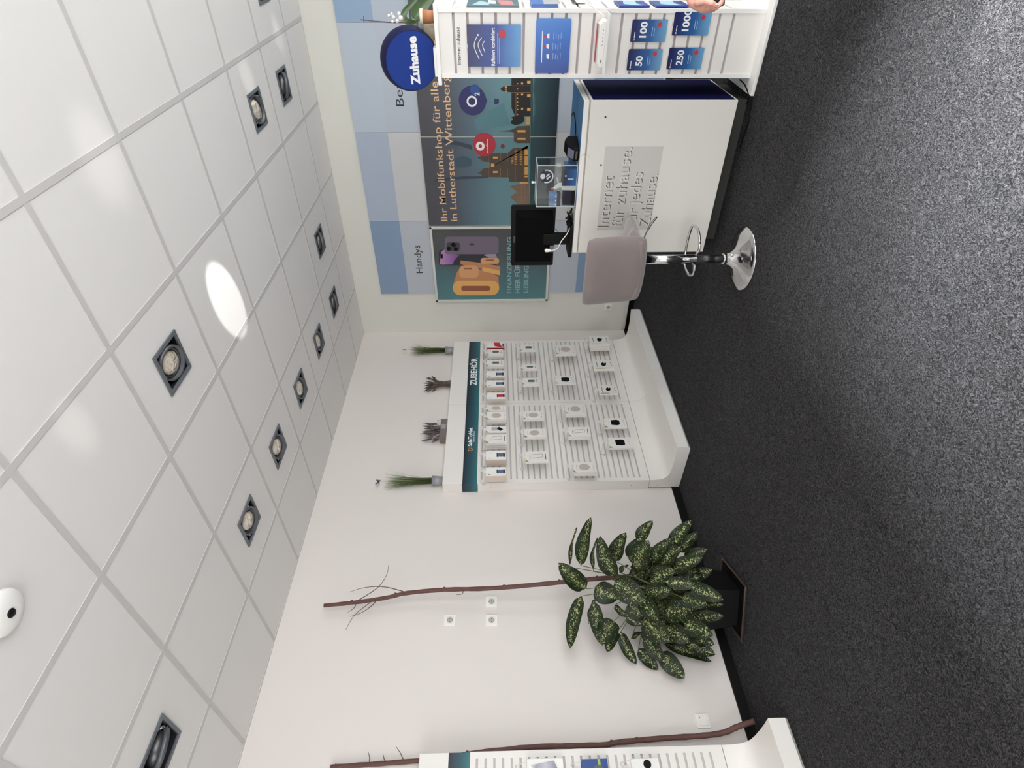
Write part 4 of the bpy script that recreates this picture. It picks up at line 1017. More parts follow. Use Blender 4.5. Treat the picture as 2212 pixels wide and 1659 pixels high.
# monitor seen from behind
mon = thing('monitor', 'black computer monitor seen from behind on the end of the white desk', 'monitor', (3.72, 1.838, DT+0.0002), 0)
y0, y1 = -0.228, 0.228; z0, z1 = 0.118, 0.425
b = MB(); b.prism(rrect(y0, y1, z0, z1, 0.012), 0.012, 0.034, 'yz'); b.build('rear_shell', m_black, mon, bevel=0.004)
b = MB(); b.add([(0.012, y0+.03, z0+.02), (0.012, y1-.03, z0+.02), (0.012, y1-.03, z1-.03), (0.012, y0+.03, z1-.03), (-0.018, y0+.075, z0+.02), (-0.018, y1-.075, z0+.02), (-0.018, y1-.075, z1-.075), (-0.018, y0+.075, z1-.075)],
                [(4, 5, 6, 7)[::-1], (0, 1, 5, 4), (1, 2, 6, 5), (2, 3, 7, 6), (3, 0, 4, 7), (0, 3, 2, 1)]); b.build('rear_bulge', m_black2, mon, bevel=0.004)
MB().box(0.034, 0.036, y0+.012, y1-.012, z0+.015, z1-.012).build('screen', mat('screen_glass', (10, 12, 16), 0.1), mon)
MB().box(0.0108, 0.0118, -0.005, 0.045, z1-0.030, z1-0.018).build('brand_mark', mat('mark_dim', (70, 72, 72), 0.5), mon)
MB().box(-0.035, 0.0, -0.04, 0.04, 0.02, 0.20).build('stand_neck', m_black, mon, bevel=0.003)
MB().prism(rrect(-0.085, 0.10, -0.125, 0.125, 0.03), 0, 0.022).build('stand_base', m_black, mon, bevel=0.004)
MB().prism([(-0.19, 0), (-0.10, 0), (-0.10, 0.001)], 0, 0.001)
MB().box(-0.03, -0.018, 0.05, 0.10, 0.118, 0.15).build('socket_block', m_inkgrey, mon, bevel=0.002)
# cable bundle beside monitor foot
r = thing('cable_bundle', 'tangle of black cables with a silver buckle lying beside the monitor foot', 'cables', (3.70, 1.69, DT+0.001))
g = MB()
for k in range(6):
    pts = [Vector((random.uniform(-.045, .06), random.uniform(-.05, .06), random.uniform(.006, .045))) for _ in range(6)]
    pts[0].z = pts[-1].z = 0.005; g.tube(smooth_path(pts, 4), 0.0035, 6)
g.build('cords', m_black, r, smooth=True)
MB().tube([(-0.04+0.014*math.cos(a*PI/8), -0.052, 0.022+0.016*math.sin(a*PI/8)) for a in range(16)], 0.002, 6, True).build('buckle', m_dkchrome, r, smooth=True)
r = thing('white_cable', 'white monitor cable running down from the plug behind the monitor to the desk', 'cable', (3.68, 1.93, DT))
L = [D(1184, 541, 3.995), D(1192, 541, 3.985), D(1200, 539, 3.97), D(1206, 534, 3.955), D(1212, 522, 3.94), D(1225, 505, 3.93), D(1233, 488, 3.94), D(1240, 478, 3.93)]
L = [p-Vector((3.68, 1.93, DT)) for p in smooth_path(L, 4)]
MB().tube(L, 0.0032, 7).build('cord', m_white2, r, smooth=True)
p = L[0]; MB().capsule(p+Vector((0, 0, 0.012)), p-Vector((0, 0, 0.012)), 0.013, 0.010, 10).build('plug', m_white2, r, smooth=True)
r = thing('yellow_plug_cable', 'thin black cable with a yellow plug at the back of the monitor', 'cable', (3.70, 1.80, DT))
L = [D(1185, 488, 3.97), D(1192, 490, 3.95), D(1205, 500, 3.93), D(1212, 512, 3.95), D(1222, 520, 3.95)]; L = [q-Vector((3.70, 1.80, DT)) for q in smooth_path(L, 3)]
MB().tube(L, 0.002, 6).build('cord', m_black, r, smooth=True)
MB().capsule(L[0], L[0]+Vector((0, 0, -0.006)), 0.010, 0.007, 10).build('plug', mat('yellow_plug', (190, 170, 60), 0.4), r, smooth=True)

# acrylic box with its contents
ax0, ax1 = 3.655, 3.80; ay0, ay1 = 1.311, 1.585; AH = 0.258
box = thing('acrylic_box', 'clear acrylic box with lid knob standing on the desk in front of the monitor', 'display box', ((ax0+ax1)/2, (ay0+ay1)/2, DT+0.0015))
hx, hy = (ax1-ax0)/2, (ay1-ay0)/2; g = MB(); t_ = 0.0025
g.box(-hx, -hx+t_, -hy, hy, 0, AH).box(hx-t_, hx, -hy, hy, 0, AH).box(-hx+t_, hx-t_, -hy, -hy+t_, 0, AH).box(-hx+t_, hx-t_, hy-t_, hy, 0, AH)
g.build('walls', m_acryl, box)
MB().box(-hx, hx, -hy, hy, AH, AH+0.003).build('lid', m_acryl, box)
MB().box(-hx+t_, hx-t_, -hy+t_, hy-t_, -0.001, 0.0015).build('floor_plate', m_acryl_edge, box)
e = MB(); q = 0.0022
for sx in (-1, 1):
    for sy in (-1, 1): e.box(sx*hx-q, sx*hx+q, sy*hy-q, sy*hy+q, 0, AH)
for z in (0.002, AH+0.001):
    for sx in (-1, 1): e.box(sx*hx-q, sx*hx+q, -hy, hy, z-q, z+q)
    for sy in (-1, 1): e.box(-hx, hx, sy*hy-q, sy*hy+q, z-q, z+q)
e.build('polished_edges', m_acryl_edge, box)
MB().lathe([(0.0, AH+0.003), (0.008, AH+0.003), (0.005, AH+0.014), (0.009, AH+0.026), (0.007, AH+0.032), (0.0, AH+0.032)], seg=18).build('knob', m_white2, box, smooth=True)
def inbox(px, py, X): P = W(px, py, 0, X); return P
r = thing('round_sticker', 'small round white and blue emblem inside the front of the acrylic box', 'emblem', inbox(1181, 381, ax0+0.006), frame=FB)
mb = MB(); mb.prism(circ(0, 0, 0.044, 32), 0, 0.001); mb.build('disc', m_navy, r)
mb = MB(); ringpoly(mb, 0, 0, 0.036, 0.044, 0.001, 0.0016, 24, -200, 20); mb.prism(circ(0.0, 0.026, 0.018, 20, 0.016), 0.001, 0.0018); mb.prism([(-0.022, -0.004), (-0.014, 0.002), (0.006, -0.020), (0.0, -0.027)], 0.001, 0.0016); mb.prism([(-0.006, 0.002), (0.002, 0.006), (0.020, -0.014), (0.014, -0.020)], 0.001, 0.0016)
mb.build('white_mark', m_whiteprint, r)
def carton(lab, name, xa, xb, yr_, yl_, X, dep, m_, cat='box', extra=None):
    a = inbox(xb, yr_, X); b_ = inbox(xa, yl_, X); y0_, y1_ = a.y, b_.y; h_ = b_.z-(DT+0.0035) if xb > 1236 else b_.z-a.z
    zb = DT+0.0035 if xb > 1236 else a.z
    o = thing(name, lab, cat, (X, (y0_+y1_)/2, zb), frame=FB); wd = y1_-y0_
    MB().box(-wd/2, wd/2, 0, h_, -dep, 0).build('carton', m_, o, bevel=0.0015)
    return o, wd, h_
o, wd, hh = carton('dark box with lower half fading to blue inside the acrylic box', 'gift_box', 1213, 1246, 366, 402, ax0+0.015, 0.05, grad('box_bluefade', 'Y', 0, 0.1, [(0, (70, 130, 190)), (0.45, (50, 90, 150)), (0.8, (60, 56, 66)), (1, (70, 64, 70))], 0.25))
MB().prism(circ(0.012, hh*0.75, 0.006, 12), 0, 0.0006).build('white_dot', m_whiteprint, o)
MB().box(-wd*0.1, -wd*0.04, hh*0.2, hh*0.6, 0, 0.0006).build('white_line', m_whiteprint, o)
o, wd, hh = carton('dark navy box at the left inside the acrylic box', 'gift_box', 1215, 1240, 411, 443, ax0+0.02, 0.06, mat('box_navy', (22, 20, 52), 0.4))
MB().box(-wd/2+0.002, wd/2-0.004, 0.0, hh*0.34, 0.0, 0.004).build('black_band', m_black, o)
o, wd, hh = carton('light blue shiny packet with black rear resting on the navy box in the acrylic box', 'blue_packet', 1185, 1204, 419, 446, ax0+0.02, 0.05, grad('packet_blue', 'X', -0.05, 0.05, [(0, (150, 180, 215)), (0.5, (70, 110, 165)), (1, (110, 150, 200))], 0.2))
MB().box(-wd/2, wd/2, -0.022, 0, -0.05, -0.002).build('black_end', m_black, o)
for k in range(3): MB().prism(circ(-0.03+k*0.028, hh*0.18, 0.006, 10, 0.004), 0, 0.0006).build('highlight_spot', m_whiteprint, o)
r = thing('white_folder', 'white upright folder with a red tip inside the acrylic box', 'folder', (ax0+0.02, 1.455, DT+0.0035), frame=FB)
MB().prism([(-0.028, 0), (0.022, 0), (0.030, 0.06), (0.022, 0.115), (-0.010, 0.150), (-0.022, 0.138), (-0.004, 0.10), (-0.026, 0.085)], -0.004, 0.0).build('body', m_white2, r, bevel=0.001)
MB().prism([(-0.022, 0.140), (-0.008, 0.152), (-0.014, 0.164), (-0.026, 0.156)], -0.005, 0.001).build('red_tip', mat('coral_tip', (210, 92, 80), 0.4), r)
MB().prism([(0.022, 0.112), (0.06, 0.124), (0.058, 0.130), (0.020, 0.120)], -0.003, 0.0).build('white_flap', m_white2, r)
r = thing('blue_cup', 'blue tinted round clear cup at the right inside the acrylic box', 'cup', (3.765, 1.350, DT+0.0035))
MB().lathe([(0.0, 0.0), (0.026, 0.0), (0.028, 0.075), (0.025, 0.075), (0.023, 0.004), (0.0, 0.004)], seg=24).build('wall', mat('cup_blue', (74, 112, 158), 0.15), r, smooth=True)
MB().lathe([(0.0, 0.075), (0.015, 0.075), (0.018, 0.10), (0.012, 0.125), (0.0, 0.125)], seg=18).build('pale_cap', mat('pale_cap', (196, 196, 194), 0.4), r, smooth=True)

# card terminal
r = thing('card_terminal', 'black card payment terminal with grey screen on the desk beside the acrylic box', 'card reader', (3.735, 1.235, DT+0.0015), math.radians(-12))
b = MB(); prof = [(-0.075, 0.0), (0.085, 0.0), (0.085, 0.06), (0.04, 0.082), (-0.03, 0.068), (-0.075, 0.03)]
b.prism(prof, -0.042, 0.042, 'xz'); b.build('body', m_black, r, bevel=0.006)
b = MB(); b.prism([(-0.028, 0.0700), (0.036, 0.0828), (0.036, 0.0838), (-0.028, 0.071)], -0.032, 0.032, 'xz'); b.build('top_cover', m_black2, r)
b = MB(); b.prism([(-0.0745, 0.032), (-0.034, 0.067), (-0.0355, 0.0686), (-0.0762, 0.0335)], -0.030, 0.030, 'xz'); b.build('screen', mat('terminal_screen', (112, 112, 132), 0.3), r)
MB().box(-0.0775, -0.0745, -0.028, 0.028, 0.010, 0.022).build('card_slot', mat('slot_olive', (92, 92, 70), 0.4), r)
r = thing('coiled_wire', 'thin wire loop hanging over the front edge of the desktop below the terminal', 'wire', (3.63, 1.30, DT))
c0 = W(1262, 354, 0, 3.627); pts = []
for k in range(28):
    a = 2*PI*k/28; pts.append(Vector((3.6285, c0.y+0.060*math.cos(a), c0.z+0.040*math.sin(a)))-Vector((3.63, 1.30, DT)))
MB().tube(pts, 0.0011, 5, True).build('loop', mat('wire_brown', (150, 140, 124), 0.4), r, smooth=True)
r = thing('terminal_cable', 'black cable running from the card terminal across the blue desktop', 'cable', (3.90, 1.10, DT+0.0018))
L = [(3.82, 1.21, DT+0.03), (3.86, 1.18, DT+0.006), (3.94, 1.12, DT+0.005), (4.04, 1.10, DT+0.005), (4.12, 1.14, DT+0.005)]
MB().tube([Vector(q)-Vector((3.90, 1.10, DT+0.0018)) for q in smooth_path(L, 4)], 0.0032, 6).build('cord', m_black, r, smooth=True)

# ---------------------------------------------------------------- display column
KX0, KY0, KY1 = 3.74, 0.4795, 0.8285; KC = (KX0+0.1745, (KY0+KY1)/2)
kz0, kz1 = 0.022, 1.857
col = thing('display_column', 'free standing white slatted display column with shelf and price cards beside the desk', 'display stand', (KC[0], KC[1], 0))
MB().box(3.665-KC[0], 4.165-KC[0], 0.40-KC[1], 0.909-KC[1], 0.0, kz0).build('base_plate', m_white2, col, bevel=0.004)
MB().box(3.722-KC[0], 4.108-KC[0], 0.458-KC[1], 0.864-KC[1], kz1, 1.880).build('top_plate', m_white2, col, bevel=0.002)
H2 = 0.1745
po = MB()
for sx in (-1, 1):
    for sy in (-1, 1):
        po.box(min(sx*H2, sx*(H2-0.022)), max(sx*H2, sx*(H2-0.022)), min(sy*H2, sy*(H2-0.022)), max(sy*H2, sy*(H2-0.022)), kz0, kz1)
po.build('corner_posts', m_white2, col, bevel=0.001)
gz = [1.773-0.0788*k for k in range(21)]
for side in range(4):
    p = MB(); prev = kz1
    for z in gz:
        p.box(-H2+0.022, H2-0.022, z+0.0072, prev, H2-0.016, H2-0.006); prev = z-0.0072
    p.box(-H2+0.022, H2-0.022, kz0, prev, H2-0.016, H2-0.006)
    gb = MB().box(-H2+0.022, H2-0.022, kz0, kz1, H2-0.021, H2-0.0162)
    F_ = [FB, FA, Matrix(((0, 0, 1), (1, 0, 0), (0, 1, 0))), Matrix(((-1, 0, 0), (0, 0, 1), (0, 1, 0)))][side]
    p.v = [tuple(F_ @ Vector(v)) for v in p.v]
    p.build('slat_panel', m_white, col)
    gb.v = [tuple(F_ @ Vector(v)) for v in gb.v]; gb.build('groove_backing', mat('column_groove', (176, 166, 168), 0.6), col)
KS = KX0+0.0055
def kt(px, py): P = W(px, py, 0, KS); return P
a = kt(996.5, 139); b_ = kt(991, 58.5)
t = text_mb('Internet zuhause', 0, 0, a.y-b_.y, 0.021, 0, 0.0005, 0.005)
t.v = [(KS-KC[0]-v[2], a.y-KC[1]-v[0], a.z+0.001+v[1]) for v in t.v]; t.build('lettering', m_ink, col)

def kcard(name, lab, cat, xa, xb, yr_, yl_, m_, th=0.004, off=0.006, group=None, rad=0.004, xref=None):
    X = KS-off-th; a = W(xb, yl_, 0, X); b = W(xa, yr_, 0, X)
    wd = a.y-b.y; h = W(xa, (yr_+yl_)/2, 0, X).z-W(xb, (yr_+yl_)/2, 0, X).z; cy = (a.y+b.y)/2; z = W(xb, (yr_+yl_)/2, 0, X).z
    o = thing(name, lab, cat, (X+th, cy, z), group=group, frame=FB)
    cd = MB().prism(rrect(-wd/2, wd/2, 0, h, rad), 0, th).build('card', m_, o, bevel=0.0008)
    MB().box(-0.01, 0.01, h-0.002, h+0.006, -0.004, 0.001).build('clip', mat('clear_clip', (200, 205, 210), 0.15), o); o = cd
    def q(px, py):
        P = W(px, py, 0, X); return (cy-P.y, P.z-z)
    return o, wd, h, th, q
def bluefade(nm, h, c=((14, 18, 78), (20, 62, 150), (84, 150, 205)), ax='Y'): return grad(nm, ax, 0, h, [(0.0, c[2]), (0.45, c[1]), (1.0, c[0])], 0.3, 0.25, 7)
o, wd, h, th, q = kcard('info_board', 'square blue info board with white signal arcs near the top of the display column', 'info card', 1010, 1125, 53, 144, bluefade('fade_a', 0.30), 0.008, 0.012, rad=0.002)
c = q(1104, 99)
ar = MB()
for r_, a0_, a1_ in ((0.30, 58, 128), (0.235, 58, 128), (0.165, 60, 124)):
    pass
def arc3(p0, p1, p2, t_):
    pts = smooth_path([(*q(*p0), 0), ((q(*p1)[0]), q(*p1)[1], 0), (*q(*p2), 0)], 8)
    m_ = MB(); L_ = [Vector((p.x, p.y, th)) for p in pts]
    m_.tube(L_, t_, 6); return m_
def zq(x, y): return (920+x/8.294, y/8.294)
for p0, p1, p2 in (((955, 1060), (865, 830), (912, 655)), ((1010, 1000), (935, 810), (1000, 675)), ((1062, 938), (1015, 810), (1052, 735))):
    arc3(zq(*p0), zq(*p1), zq(*p2), 0.0022).build('signal_arc', m_whiteprint, o)
d = q(*zq(932, 627)); MB().prism(circ(d[0], d[1], 0.0048, 16), th, th+0.001).build('signal_dot', m_whiteprint, o)
a = q(1069.5, 142); b = q(1069.5, 60); text_mb('Raffiniert kombiniert', a[0], a[1], b[0]-a[0], 0.022, th, 0.0005, 0.02).build('lettering', m_whiteprint, o)
MB().box(a[0]+0.01, a[0]+0.165, a[1]-0.018, a[1]-0.014, th, th+0.0005).box(a[0]+0.01, a[0]+0.14, a[1]-0.026, a[1]-0.023, th, th+0.0005).build('small_print', mat('pale_print', (150, 180, 220), 0.5), o)
d = q(1085, 73); MB().prism(circ(d[0], d[1], 0.021, 28), th, th+0.0008).build('red_seal', m_red, o)
o, wd, h, th, q = kcard('info_board', 'wide blue info board with small router icons below the square one', 'info card', 1157, 1231, 40, 158, grad('fade_b', 'X', -0.15, 0.15, [(0, (20, 56, 140)), (0.6, (26, 100, 190)), (1, (70, 130, 205))], 0.3, 0.3, 6), 0.006, 0.010, rad=0.010)
a = q(1170.5, 135); MB().box(a[0], a[0]+0.158, a[1], a[1]+0.005, th, th+0.0006).build('headline_print', m_whiteprint, o)
ic = MB(); rd = MB(); tx = MB()
for k, (px, py) in enumerate(((1183, 122), (1183, 100.5), (1184.5, 78))):
    d = q(px, py); ic.prism([(d[0]-0.012, d[1]-0.006), (d[0]+0.012, d[1]-0.006), (d[0]+0.010, d[1]+0.008), (d[0]-0.008, d[1]+0.006)], th, th+0.0006)
    if k: rd.prism(circ(d[0], d[1]+0.018, 0.008, 16), th, th+0.0006)
    for j in range(4): tx.box(d[0]-0.016+0.004*(j % 2), d[0]+0.018-0.005*(j % 3), d[1]-0.032-j*0.014, d[1]-0.029-j*0.014, th, th+0.0005)
ic.build('router_icons', m_whiteprint, o); rd.build('red_dots', m_red, o); tx.build('small_print', mat('pale_print', (150, 180, 220), 0.5), o)
CARDS = [('50', 1356, 1429, 106, 152, 'left card of the upper pair'), ('100', 1364, 1440, 42, 91, 'right card of the upper pair'),
         ('250', 1443, 1518, 103, 150, 'left card of the lower pair'), ('1000', 1455, 1534, 26, 77, 'right card of the lower pair')]
for s, xa, xb, yr_, yl_, w_ in CARDS:
    o, wd, h, th, q = kcard('tariff_card', 'blue tariff card with the white number %s, %s' % (s, w_), 'price card', xa, xb, yr_, yl_, bluefade('fade_'+s, 0.185, ((14, 22, 84), (40, 92, 152), (110, 162, 200))), 0.003, 0.008, 'blue tariff cards', 0.006)
    hh = 0.040; ww = {'50': .052, '100': .078, '250': .078, '1000': .104}[s]
    text_mb(s, -wd/2+0.022, h*0.56, ww, hh, th, 0.0006, 0.03).build('lettering', m_whiteprint, o)
    MB().prism(circ(wd*0.28, h*0.22, 0.012, 20), th, th+0.0006).build('red_seal', m_red, o)
    t = MB(); t.box(-wd/2+0.03, wd*0.18, h*0.40, h*0.42, th, th+0.0005); t.box(-wd/2+0.03, wd*0.12, h*0.34, h*0.355, th, th+0.0005); t.build('small_print', mat('pale_print', (150, 180, 220), 0.5), o)
    ringm = MB(); ringpoly(ringm, -wd/2+0.012, h*0.90, 0.0025, 0.0045, th, th+0.0006, 16); ringm.box(-wd/2+0.02, -wd/2+0.05, h*0.885, h*0.905, th, th+0.0005); ringm.build('small_logo', m_whiteprint, o)
# router on its little shelf
X = KS-0.11
a = W(1316, 140, 0, X); b = W(1316, 25, 0, X)
sh = thing('router_shelf', 'small white angled shelf hooked into the display column under the router', 'shelf', (KS, (0.787+0.492)/2, 0.918), frame=FB)
MB().box(-0.1475, 0.1475, -0.004, 0.002, 0.0, 0.11).build('board', m_white2, sh, bevel=0.001)
MB().box(-0.1475, 0.1475, 0.002, 0.012, 0.106, 0.11).build('lip', m_white2, sh); MB().box(-0.1475, 0.1475, -0.03, 0.03, 0.0, 0.003).build('back_flange', m_white2, sh)
rt = thing('router', 'white internet router with red rear edge and small lights on the little shelf', 'router', (KS-0.012, 0.640, 0.9205), frame=FB)
b = MB(); prof = [(-0.118, 0.004), (-0.105, 0.0), (0.105, 0.0), (0.118, 0.004), (0.112, 0.030), (0.095, 0.044), (-0.095, 0.044), (-0.112, 0.030)]
b.prism([(p[0], p[1]) for p in prof], 0.0, 0.082); b.build('housing', m_white2, rt, bevel=0.004, seg=3); rt = rt.children[0] if rt.children else rt
MB().prism([(-0.10, 0.0445), (0.095, 0.0445), (0.090, 0.048), (-0.094, 0.048)], 0.0, 0.03).build('red_edge', mat('router_red', (170, 34, 44), 0.35), rt)
l = MB()
for k in range(5): l.box(-0.005+k*0.018, 0.001+k*0.018, 0.020, 0.023, 0.082, 0.0828)
l.build('status_lights', m_inkgrey, rt); MB().box(-0.09, -0.075, 0.018, 0.024, 0.082, 0.0828).build('brand_mark', m_inkgrey, rt)
MB().box(-0.112, 0.112, -0.0004, 0.006, 0.0825, 0.084).build('dark_foot', m_ink, rt)
cb = thing('router_cable', 'white cable leaving the router and bending up round the display column', 'cable', (3.70, 0.50, 0.93))
L = [(3.70, 0.520, 0.945), (3.695, 0.503, 0.952), (3.70, 0.49, 0.975), (3.715, 0.465, 1.01), (3.75, 0.445, 1.045), (3.82, 0.42, 1.07), (3.95, 0.40, 1.09), (4.12, 0.42, 1.08)]
MB().tube([Vector(p)-Vector((3.70, 0.50, 0.93)) for p in smooth_path(L, 4)], 0.004, 8).build('cord', m_white2, cb, smooth=True)

# right hand side of the column: prints and brochures
KA = KY0+0.0055
def side_item(name, lab, cat, xa, xb, ye, wd, m_, th=0.006, off=0.004):
    P = W((xa+xb)/2, ye, 1, KA-off-th); x0_ = max(P.x, KX0+0.012); Pt = W(xa, ye, 1, KA-off-th); Pb = W(xb, ye, 1, KA-off-th)
    o = thing(name, lab, cat, (x0_, KA-off, Pb.z), frame=FA); h = Pt.z-Pb.z
    MB().box(0, wd, 0, h, 0, th).build('card', m_, o, bevel=0.0008)
    return o, h, th
o, h, th = side_item('picture_board', 'square teal and pink picture board on the right side of the display column', 'picture', 1008, 1122, 13.5, 0.26, mat('board_teal', (70, 102, 112), 0.4), 0.01)
MB().prism([(0.03, h*0.1), (0.2, h*0.12), (0.22, h*0.42), (0.05, h*0.36)], th, th+0.0006).build('pink_print', mat('pink_print', (196, 120, 124), 0.5), o)
MB().prism([(0.02, h*0.6), (0.10, h*0.55), (0.2, h*0.75), (0.05, h*0.9)], th, th+0.0006).build('pale_print', mat('pale_teal', (156, 190, 198), 0.5), o)
MB().prism([(0.08, h*0.45), (0.20, h*0.45), (0.22, h*0.60), (0.09, h*0.58)], th, th+0.0006).build('white_print', m_whiteprint, o)
o, h, th = side_item('brochure_holder', 'clear brochure holder with blue leaflets on the right side of the display column', 'brochure holder', 1150, 1208, 12, 0.24, mat('leaflet_blue', (60, 104, 178), 0.35), 0.02)
MB().box(-0.004, 0.244, -0.012, h*0.55, 0.02, 0.026).build('clear_pocket', mat('clear_pocket', (206, 208, 208), 0.15), o)
o, h, th = side_item('price_label', 'small white price label with dark heading on the right side of the column', 'label', 1237, 1266, 6, 0.12, m_whiteprint, 0.003)
MB().box(0.0, 0.12, h*0.7, h, th, th+0.0006).build('dark_heading', m_ink, o)
for lab, xa, xb, ye in (('blue card with pale swirl, upper one low on the right side of the column', 1338, 1404, 12), ('blue card with pale swirl, lower one beside the hand', 1418, 1490, 12)):
    o, h, th = side_item('tariff_card', lab, 'price card', xa, xb, ye, 0.20, mat('card_royal', (34, 58, 136), 0.35), 0.008)
    o['group'] = 'cards on the right side of the column'
    MB().prism([(0.01, h*0.2), (0.08, h*0.35), (0.19, h*0.3), (0.19, h*0.7), (0.06, h*0.8), (0.015, h*0.5)], th, th+0.0006).build('pale_print', mat('pale_swirl', (150, 190, 220), 0.5), o)
lab_ = thing('text_label', 'small white label with two short blue words at the top right side of the column', 'label', (KX0+0.012, KA, W(1003, 10, 1, KA).z), frame=FA)
MB().box(0, 0.2, 0, 0.06, 0, 0.0015).build('card', m_whiteprint, lab_)
MB().box(0.012, 0.075, 0.034, 0.046, 0.0015, 0.0019).build('printed_line', mat('blue_ink', (150, 156, 186), 0.5), lab_)
MB().box(0.012, 0.060, 0.012, 0.023, 0.0015, 0.0019).build('printed_line', mat('blue_ink', (150, 156, 186), 0.5), lab_)

# round sign on top
sg = thing('round_sign', 'round blue sign with the white word Zuhause on top of the display column', 'sign', (3.80, 0.752, 1.8805))
tl = math.radians(22)
def sgm(mb):
    out = []
    for v in mb.v:      # local (u,v,n): disc standing, leaning forward at the top
        u, vv, n = v; vv += 0.157
        z = vv*math.cos(tl)-n*math.sin(tl)*1.0; x = -n*math.cos(tl)-vv*math.sin(tl)+0.06
        out.append((x, -u, z+0.003))
    mb.v = out; return mb
mb = MB(); mb.lathe([(0.0, -0.085), (0.164, -0.085), (0.172, -0.078), (0.170, -0.040), (0.158, 0.0), (0.0, 0.0)], seg=64)
sgm(mb).build('disc_body', mat('sign_rim', (24, 24, 66), 0.6, spec=0.2), sg, smooth=False)
sface = sgm(MB().prism(circ(0, 0, 0.1555, 64), 0.0, 0.0015)).build('face', m_blue, sg)
sgm(text_mb('Zuhause', 0.0, -0.036, 0.254, 0.056, 0.0016, 0.001, 0.045, 'C')).build('lettering', m_whiteprint, sface)
MB().box(-0.035, 0.04, -0.075, 0.075, 0.0, 0.018).build('foot', m_white2, sg, bevel=0.001)

# orchid beside the sign
OX, OY = 4.03, 0.627
r = thing('orchid_pot', 'cream pot with white orchid and long green leaves on top of the display column', 'potted orchid', (OX, OY, 1.8805))
MB().lathe([(0.0, 0.0), (0.046, 0.0), (0.056, 0.03), (0.058, 0.085), (0.052, 0.085), (0.05, 0.03), (0.0, 0.02)], seg=32).build('pot', mat('cream_pot', (206, 196, 172), 0.35), r, smooth=True)
MB().lathe([(0.0, 0.03), (0.04, 0.03), (0.047, 0.118), (0.044, 0.118), (0.04, 0.09), (0.0, 0.09)], seg=24).build('inner_pot', mat('clear_inner_pot', (128, 136, 132), 0.2, noise=0.4, nscale=120), r, smooth=True)
O = Vector((OX, OY, 1.8805)); OD = (O-Vector((0, 0, CH))).dot(Fv)
def op(px, py, dd=0.0): return D(px, py, OD+dd)-O
MB().tube(smooth_path([(0, 0, 0.10), op(880, 50), op(845, 48.5), op(810, 45.5), op(778, 42.5)], 4), [0.003]*12+[0.0024]*5, 6).build('flower_stem', mat('stem_brown', (96, 72, 72), 0.6), r, smooth=True)
MB().tube([op(786, 35), op(786, 48)], 0.0022, 6).build('stem_clip', m_black, r)
fb = MB()
for (px, py, q, dd) in ((866, 40, 0.017, 0), (862, 30, 0.013, 0.01), (858, 46, 0.013, -0.01), (850, 38, 0.013, 0), (846, 31, 0.010, 0.01), (848, 47, 0.010, 0), (840, 34, 0.0095, 0)):
    c = op(px, py, dd); fb.ell((c.x, c.y, c.z), q, q, q*0.8, 12, 8)
fb.build('blossoms', mat('white_petal', (236, 230, 228), 0.5, sheen=0.3), r, smooth=True)
lf = MB(); lf.uv = []
def strap(pts, wd):
    P = smooth_path(pts, 4); n_ = len(P); vs = []; vw = (Vector((0, 0, CH))-O).normalized()
    for i, p in enumerate(P):
        t = (P[min(i+1, n_-1)]-P[max(i-1, 0)]).normalized(); sd = t.cross(vw).normalized()
        s = i/(n_-1); ww = wd*0.5*(0.35+0.65*math.sin(PI*min(1, s*0.9+0.1)))*(1 if s < .95 else .4)
        for q in (-1, -.5, 0, .5, 1): vs.append(p+sd*ww*q-vw*abs(q)*ww*-0.35)
    fs = [(i*5+j, i*5+j+1, i*5+j+6, i*5+j+5) for i in range(n_-1) for j in range(4)]
    lf.add(vs, fs); lf.uv += [(0, 0)]*len(vs)
strap([op(898, 48), op(886, 48), op(877, 44), op(872, 34), op(878, 20), op(892, 6), op(905, -8)], 0.036)
strap([op(900, 44), op(897, 34), op(903, 20), op(912, 8), op(925, -8)], 0.06)
strap([op(898, 40), op(904, 26), op(915, 10), op(930, -6), op(945, -18)], 0.065)
strap([op(900, 50), op(890, 52), op(882, 52), op(876, 50)], 0.03)
strap([op(900, 44, 0.02), op(910, 30, 0.05), op(918, 14, 0.08), op(915, -5, 0.1)], 0.05)
lf.build('leaves', mat('orchid_leaf', (74, 96, 62), 0.35, noise=0.25, nscale=20), r, smooth=True)
r = thing('terracotta_pot', 'small tan pot with cream rim behind the orchid on the display column', 'pot', (3.93, 0.548, 1.8805))
MB().lathe([(0.0, 0.0), (0.030, 0.0), (0.038, 0.085), (0.034, 0.085), (0.03, 0.07), (0.0, 0.07)], seg=28).build('pot', mat('tan_pot', (178, 116, 80), 0.5), r, smooth=True)
MB().lathe([(0.038, 0.078), (0.042, 0.082), (0.041, 0.095), (0.036, 0.095), (0.034, 0.08)], seg=28).build('rim', mat('cream_rim', (230, 222, 196), 0.4), r, smooth=True)

# cables at the foot of the column and desk
r = thing('floor_cable', 'black power cable looping on the carpet between the desk plinth and the column base', 'cable', (3.67, 0.94, 0))
L = [W(1598, 172, 2, 0.10), W(1608, 182, 2, 0.06), W(1614, 195, 2, 0.026), (3.672, 0.92, 0.018), (3.655, 0.98, 0.006), W(1619, 235, 2, 0.006), W(1617, 262, 2, 0.006), W(1608, 288, 2, 0.006), W(1598, 320, 2, 0.006)]
MB().tube([Vector(p)-Vector((3.67, 0.94, 0)) for p in smooth_path(L, 4)], 0.0042, 7).build('cord', m_black, r, smooth=True)
r = thing('floor_cable', 'thinner black cable lying closest to the desk plinth on the carpet', 'cable', (3.70, 0.96, 0))
L = [(3.71, 0.925, 0.005), W(1612, 225, 2, 0.005), W(1604, 245, 2, 0.005), W(1598, 275, 2, 0.005), W(1588, 300, 2, 0.005)]
